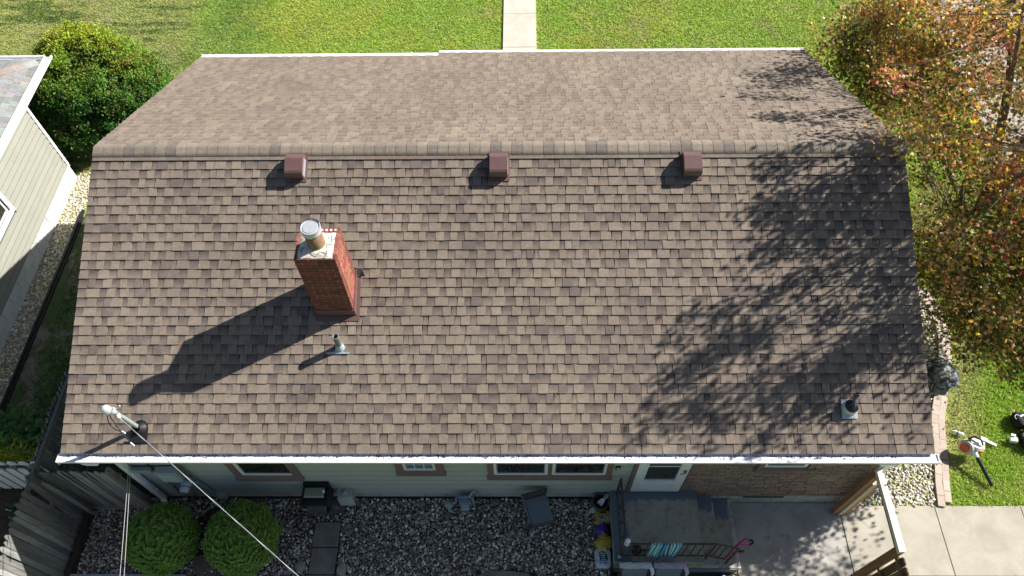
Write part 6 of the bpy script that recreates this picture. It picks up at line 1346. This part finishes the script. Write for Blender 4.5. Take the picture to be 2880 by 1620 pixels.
b_ = MB(); b_.tube([Vector((9.2, 5.55, -0.33)), Vector((8.95, 5.35, 0.9)), Vector((8.6, 5.1, 2.2)), Vector((8.0, 4.7, 3.3))], [0.075, 0.065, 0.05, 0.03], 10); part('trunk', b_, M['bark'], tree)
limbs = []
for e_ in ((8.1, 3.0, 2.5), (9.4, 2.5, 2.6), (7.8, 4.6, 2.7), (7.5, 8.3, 2.9), (8.6, 2.0, 2.6), (8.9, 4.2, 2.4)):
    e_ = np.array(e_); f0 = np.array([9.38, 5.7, 1.1]); m1 = f0 * 0.5 + e_ * 0.5 + np.array([0.1, 0, 0.35]); pts = [Vector(f0), Vector(f0 * 0.75 + m1 * 0.25 + [0, 0, 0.15]), Vector(m1), Vector(m1 * 0.45 + e_ * 0.55), Vector(e_)]
    b_ = MB(); b_.tube(pts, [0.05, 0.042, 0.03, 0.02, 0.009], 7); part('limb', b_, M['bark'], tree); limbs.append([np.array(p_) for p_ in pts])
for q_ in range(11):
    a2 = q_ * 2 * PI / 11 + 0.3; el = [0.25, 0.6, 1.0][q_ % 3]
    d = np.array([math.cos(a2) * math.cos(el), math.sin(a2) * math.cos(el), math.sin(el)])
    e_ = C0 + d * CR * 0.72; m1 = np.array(fork) * 0.55 + e_ * 0.45 + np.array([0, 0, 0.35]) * trng.uniform(0, 1); pts = [Vector(fork) - Vector((0, 0, 0.2)), Vector((np.array(fork) * 0.8 + m1 * 0.2 + [0, 0, 0.1])), Vector(m1), Vector((m1 * 0.45 + e_ * 0.55)), Vector(e_)]
    b_ = MB(); b_.tube(pts, [0.085, 0.07, 0.05, 0.032, 0.014], 8); part('limb', b_, M['bark'], tree); limbs.append([np.array(p_) for p_ in pts])
LP = np.concatenate([np.stack([l_[i_] * (1 - s_) + l_[i_ + 1] * s_ for i_ in range(1, 4) for s_ in (0, .33, .66)]) for l_ in limbs])
def eave_lit(p_):
    # keep the gutter, the lowest courses and the left two thirds of the roof in sun, as seen in the photograph
    c_, s_ = math.cos(SUN_EL), math.sin(SUN_EL); dx, dy = math.sin(SUN_AZ) * c_, math.cos(SUN_AZ) * c_; tp = math.tan(PIT)
    t_ = (p_[2] - H - p_[1] * tp) / (s_ - dy * tp); xr, yr_ = p_[0] - t_ * dx, p_[1] - t_ * dy
    if yr_ > YR or t_ < 0 or xr > 6.3: return False
    lim = 0.25 if xr < 4.4 else 0.25 + (xr - 4.4) * 0.55
    left = np.interp(yr_, [0.2, 0.9, 1.6, 2.1, 2.7, 3.6, 4.3], [3.0, 2.8, 2.9, 3.3, 4.1, 4.4, 4.8])
    return (-0.6 < yr_ < lim) or (xr < left and -0.6 < yr_) or (xr < 5.9 and trng.random() < 0.72)
NC = 700; CCs = []
while len(CCs) < NC:
    u = trng.normal(size=3); u /= np.linalg.norm(u); rr = trng.uniform(0.45, 1.0) ** 0.6
    lump = 1 + 0.13 * math.sin(u[0] * 5 + 1) + 0.12 * math.sin(u[1] * 7 + 2) + 0.10 * math.sin(u[2] * 6)
    lb = LOBES[trng.choice(8, p=[0.42, 0.11, 0.10, 0.09, 0.02, 0.02, 0.18, 0.06])]; p_ = lb[0] + u * lb[1] * rr * lump
    xg, yg = p_[0] - (p_[2] + 0.3) * 1.252, p_[1] - (p_[2] + 0.3) * 0.546; y6, z6 = p_[1] - (p_[0] - 6) * 0.436, p_[2] - (p_[0] - 6) * 0.799
    if (xg > 6.6 and yg < 1.5) or (xg > 7.7 and yg < 1.9) or eave_lit(p_) or (y6 < 0.6 and z6 > 1.2): continue
    if p_[2] < 1.35: continue
    if p_[2] > 5.6 and p_[0] < 10.5 and trng.random() < 0.6: continue
    if p_[2] > 4.2 and p_[0] < 9.5 and trng.random() < 0.3: continue
    # thinner next to the gable, open pockets
    if math.sin(p_[0] * 1.9 + 1) * math.sin(p_[1] * 1.7) * math.sin(p_[2] * 2.1 + 0.6) > 0.22: continue
    if p_[0] < 6.35 and p_[2] < 4.9: continue
    if p_[1] < 0.9: continue
    CCs.append(p_)
CCs = np.array(CCs)
# hero sprays that reach towards the roof edge
extra = np.array([(6.9, 8.9, 2.8), (7.1, 8.5, 3.0), (7.2, 7.9, 2.9), (6.95, 8.2, 3.1), (7.0, 7.2, 3.0), (7.3, 6.9, 2.6), (6.15, 4.2, 4.95), (6.45, 4.5, 4.7), (6.9, 2.2, 2.6), (7.3, 1.75, 2.8), (7.8, 1.6, 3.0), (7.2, 3.0, 3.0), (7.5, 8.8, 3.3), (7.9, 9.0, 3.5)])
# outer west sprays: unseen leaf clusters added to cast streaks of roof shade
SP = [[(2.66, 1.6, 3.65), (3.41, 1.97, 3.8), (4.16, 2.26, 3.92)], [(2.32, 0.86, 3.33), (2.95, 1.15, 3.45), (3.69, 1.48, 3.6)], [(2.1, 0.33, 3.11), (2.87, 0.58, 3.22), (3.92, 0.91, 3.35)], [(4.0, 3.79, 4.57), (4.66, 3.94, 4.63)], [(3.91, 3.27, 4.35), (4.67, 3.47, 4.43)], [(3.93, 2.66, 4.09), (4.64, 3.01, 4.24)], [(2.96, 1.24, 3.49), (3.7, 1.58, 3.64)], [(3.16, 0.21, 3.06), (4.15, 0.54, 3.2)], [(4.36, 0.63, 3.24), (5.19, 0.86, 3.33)], [(4.66, 7.24, 3.54), (5.59, 7.42, 3.47)], [(4.43, 6.16, 4.0), (5.27, 6.06, 4.04)], [(4.43, 5.29, 4.36), (5.03, 4.99, 4.49)]]
for q_ in range(12):  # further random sprays, added for their streaks of shade
    x_, y_ = trng.uniform(5.3, 6.3), trng.uniform(0.7, 4.0); l_ = trng.uniform(0.9, 2.1); m_ = trng.uniform(0.3, 0.5)
    if y_ - l_ * m_ < 0.25: l_ = max(0.5, (y_ - 0.25) / m_)
    SP.append([(x_ - l_, y_ - l_ * m_, H + (y_ - l_ * m_) * math.tan(PIT)), (x_, y_, H + y_ * math.tan(PIT))])
sunv = np.array(sd); sprays = []
for F_ in SP:
    F_ = [np.array(q_) for q_ in F_]; seg = sum(np.linalg.norm(F_[i_ + 1] - F_[i_]) for i_ in range(len(F_) - 1)); n_ = max(4, int(seg / 0.24)); x_t = trng.uniform(7.2, 7.9)
    for q_ in range(n_):
        u_ = q_ / (n_ - 1) * (len(F_) - 1); i_ = min(int(u_), len(F_) - 2); P0 = F_[i_] + (F_[i_ + 1] - F_[i_]) * (u_ - i_)
        for rep in range(1):
            pp = P0 + trng.normal(0, 0.05 + 0.12 * q_ / n_, 3) * np.array([1, 1, 0]); sprays.append(pp + sunv * ((x_t + 0.35 * q_ / n_ - pp[0]) / sunv[0]))
CCs = np.concatenate([CCs, extra, np.array(sprays)]); NC = len(CCs)
V_, F_, tw = [], [], MB()
for p_ in CCs:
    dd = ((LP - p_) ** 2).sum(1); j_ = np.argsort(dd)[min(2, len(dd) - 1)] if dd.min() < 0.05 else np.argmin(dd + trng.uniform(0, 0.3, len(dd)))
    a_ = LP[j_]; mid = a_ * 0.5 + p_ * 0.5 + trng.normal(0, 0.08, 3)
    tw.tube([Vector(a_), Vector(mid), Vector(p_)], [0.013, 0.009, 0.004], 4, cap=False)
    for q_ in range(4):
        e_ = p_ + trng.normal(0, 0.25, 3) * np.array([1, 1, 0.5]); tw.tube([Vector(mid * 0.3 + p_ * 0.7), Vector(e_)], [0.005, 0.002], 3, cap=False)
part('twigs', tw, simple('twig_bark', (0.20, 0.17, 0.15), 0.9, 0.3, 20), tree, stuff=True)
kl = 105; P = np.repeat(CCs, kl, 0) + trng.normal(0, 1, (NC * kl, 3)) * np.array([0.23, 0.23, 0.09]) * np.repeat(np.where(np.arange(NC) >= NC - len(sprays), 0.5, trng.uniform(0.75, 1.25, NC)), kl)[:, None]
PALL = np.array([(0.10, 0.12, 0.02), (0.15, 0.155, 0.03), (0.27, 0.20, 0.035), (0.46, 0.27, 0.05), (0.50, 0.25, 0.09), (0.44, 0.20, 0.11), (0.56, 0.39, 0.04), (0.34, 0.04, 0.05), (0.40, 0.27, 0.16), (0.20, 0.26, 0.04)])
# colour turns with height: olive and green below, orange and red at the outer top
hgt = np.clip((CCs[:, 2] - 2.5) / 2.4 + trng.normal(0, 0.16, NC), 0, 1)
ci = np.zeros(NC * kl, int); hh = np.repeat(hgt, kl); rnd = trng.random(NC * kl)
wl = np.array([0.34, 0.28, 0.12, 0.04, 0.02, 0.015, 0.025, 0.008, 0.03, 0.14]).cumsum(); wh = np.array([0.06, 0.11, 0.17, 0.17, 0.14, 0.10, 0.06, 0.035, 0.13, 0.06]).cumsum()
cl = np.searchsorted(wl / wl[-1], rnd); ch = np.searchsorted(wh / wh[-1], rnd); ci = np.where(trng.random(NC * kl) < hh, ch, cl)
ccol = trng.integers(0, 10, NC); same = trng.random(NC * kl) < 0.35; ci = np.where(same & (np.repeat(hgt, kl) > 0.35), np.repeat(np.where(ccol > 8, 3, np.maximum(ccol, 2)), kl), ci)
PALL = PALL * 1.5; PALL[:2] *= 0.62; PALL[9] *= 0.85
cols = PALL[np.clip(ci, 0, 9)] * trng.uniform(0.7, 1.3, (NC * kl, 1)) * np.repeat(trng.uniform(0.75, 1.2, NC), kl)[:, None]
N_ = trng.normal(0, 0.75, P.shape) + np.array([0.35, 0.05, 0.75]); sz = trng.uniform(0.038, 0.064, len(P))
# the leaves nearest the camera that show largest are separate parts
isp = np.repeat(np.arange(NC) >= NC - len(sprays), kl); kp = ~isp | (trng.random(len(P)) < 0.42); P, N_, sz, cols, ci = P[kp], N_[kp], sz[kp], cols[kp], ci[kp]
dcam = ((P - np.array(CAMPOS)) ** 2).sum(1); vv = P - np.array(CAMPOS)
zc = vv @ np.array(FWD); uu = 1440 + 2106.85 * (vv @ np.array(RIGHT)) / zc; vv2 = 810 + 2106.85 * (vv @ np.array(DOWN)) / zc
inframe = (uu > 2330) & (uu < 2870) & (vv2 > 10) & (vv2 < 1100)
order = np.argsort(np.where(inframe, zc / sz * 0.04, 1e9))[:300]; rest_ = np.ones(len(P), bool); rest_[order] = False
cr_ = leaves('crown', P[rest_], N_[rest_], sz[rest_], STAR, cols[rest_], M['leaf'], tree, trng); cr_['kind'] = 'stuff'
lmesh = {}
for i_ in order:
    key = int(np.clip(ci[i_], 0, 9))
    if key not in lmesh:
        mb_ = MB(); col = tuple(PALL[key]); mb_.add([(0, 0, 0)] + [(s_[0], s_[1], -0.14 * (s_[0] ** 2 + s_[1] ** 2)) for s_ in STAR], [(0, 1 + j_, 1 + (j_ + 1) % len(STAR)) for j_ in range(len(STAR))], 0, col); lmesh[key] = mesh_from('leaf', mb_, M['leaf'])
    o = bpy.data.objects.new('leaf', lmesh[key]); COL.objects.link(o); o.parent = tree; o.location = Vector(P[i_]) - wloc(tree)
    q_ = Vector(N_[i_]).to_track_quat('Z', 'Y'); o.rotation_mode = 'QUATERNION'; o.rotation_quaternion = q_ @ __import__('mathutils').Quaternion((0, 0, 1), float(trng.uniform(0, 6.28))); o.scale = (float(sz[i_]),) * 3
# fallen leaves on the ground under the tree and along the pavers
n_ = 160; X = trng.normal(8.9, 1.1, n_); Y = trng.uniform(1.0, 9.5, n_); k2 = (X > 7.0); X, Y = X[k2], Y[k2]; n_ = len(X)
o = leaves('fallen_leaves', np.stack([X, Y, np.full(n_, -0.24)], 1), trng.normal(0, 0.3, (n_, 3)) + np.array([0, 0, 1.0]), trng.uniform(0.025, 0.045, n_), STAR, PALL[trng.integers(2, 9, n_)], M['leaf'], None, trng); tag(o, 'scattered fallen autumn leaves on the side lawn', 'leaves', kind='stuff')
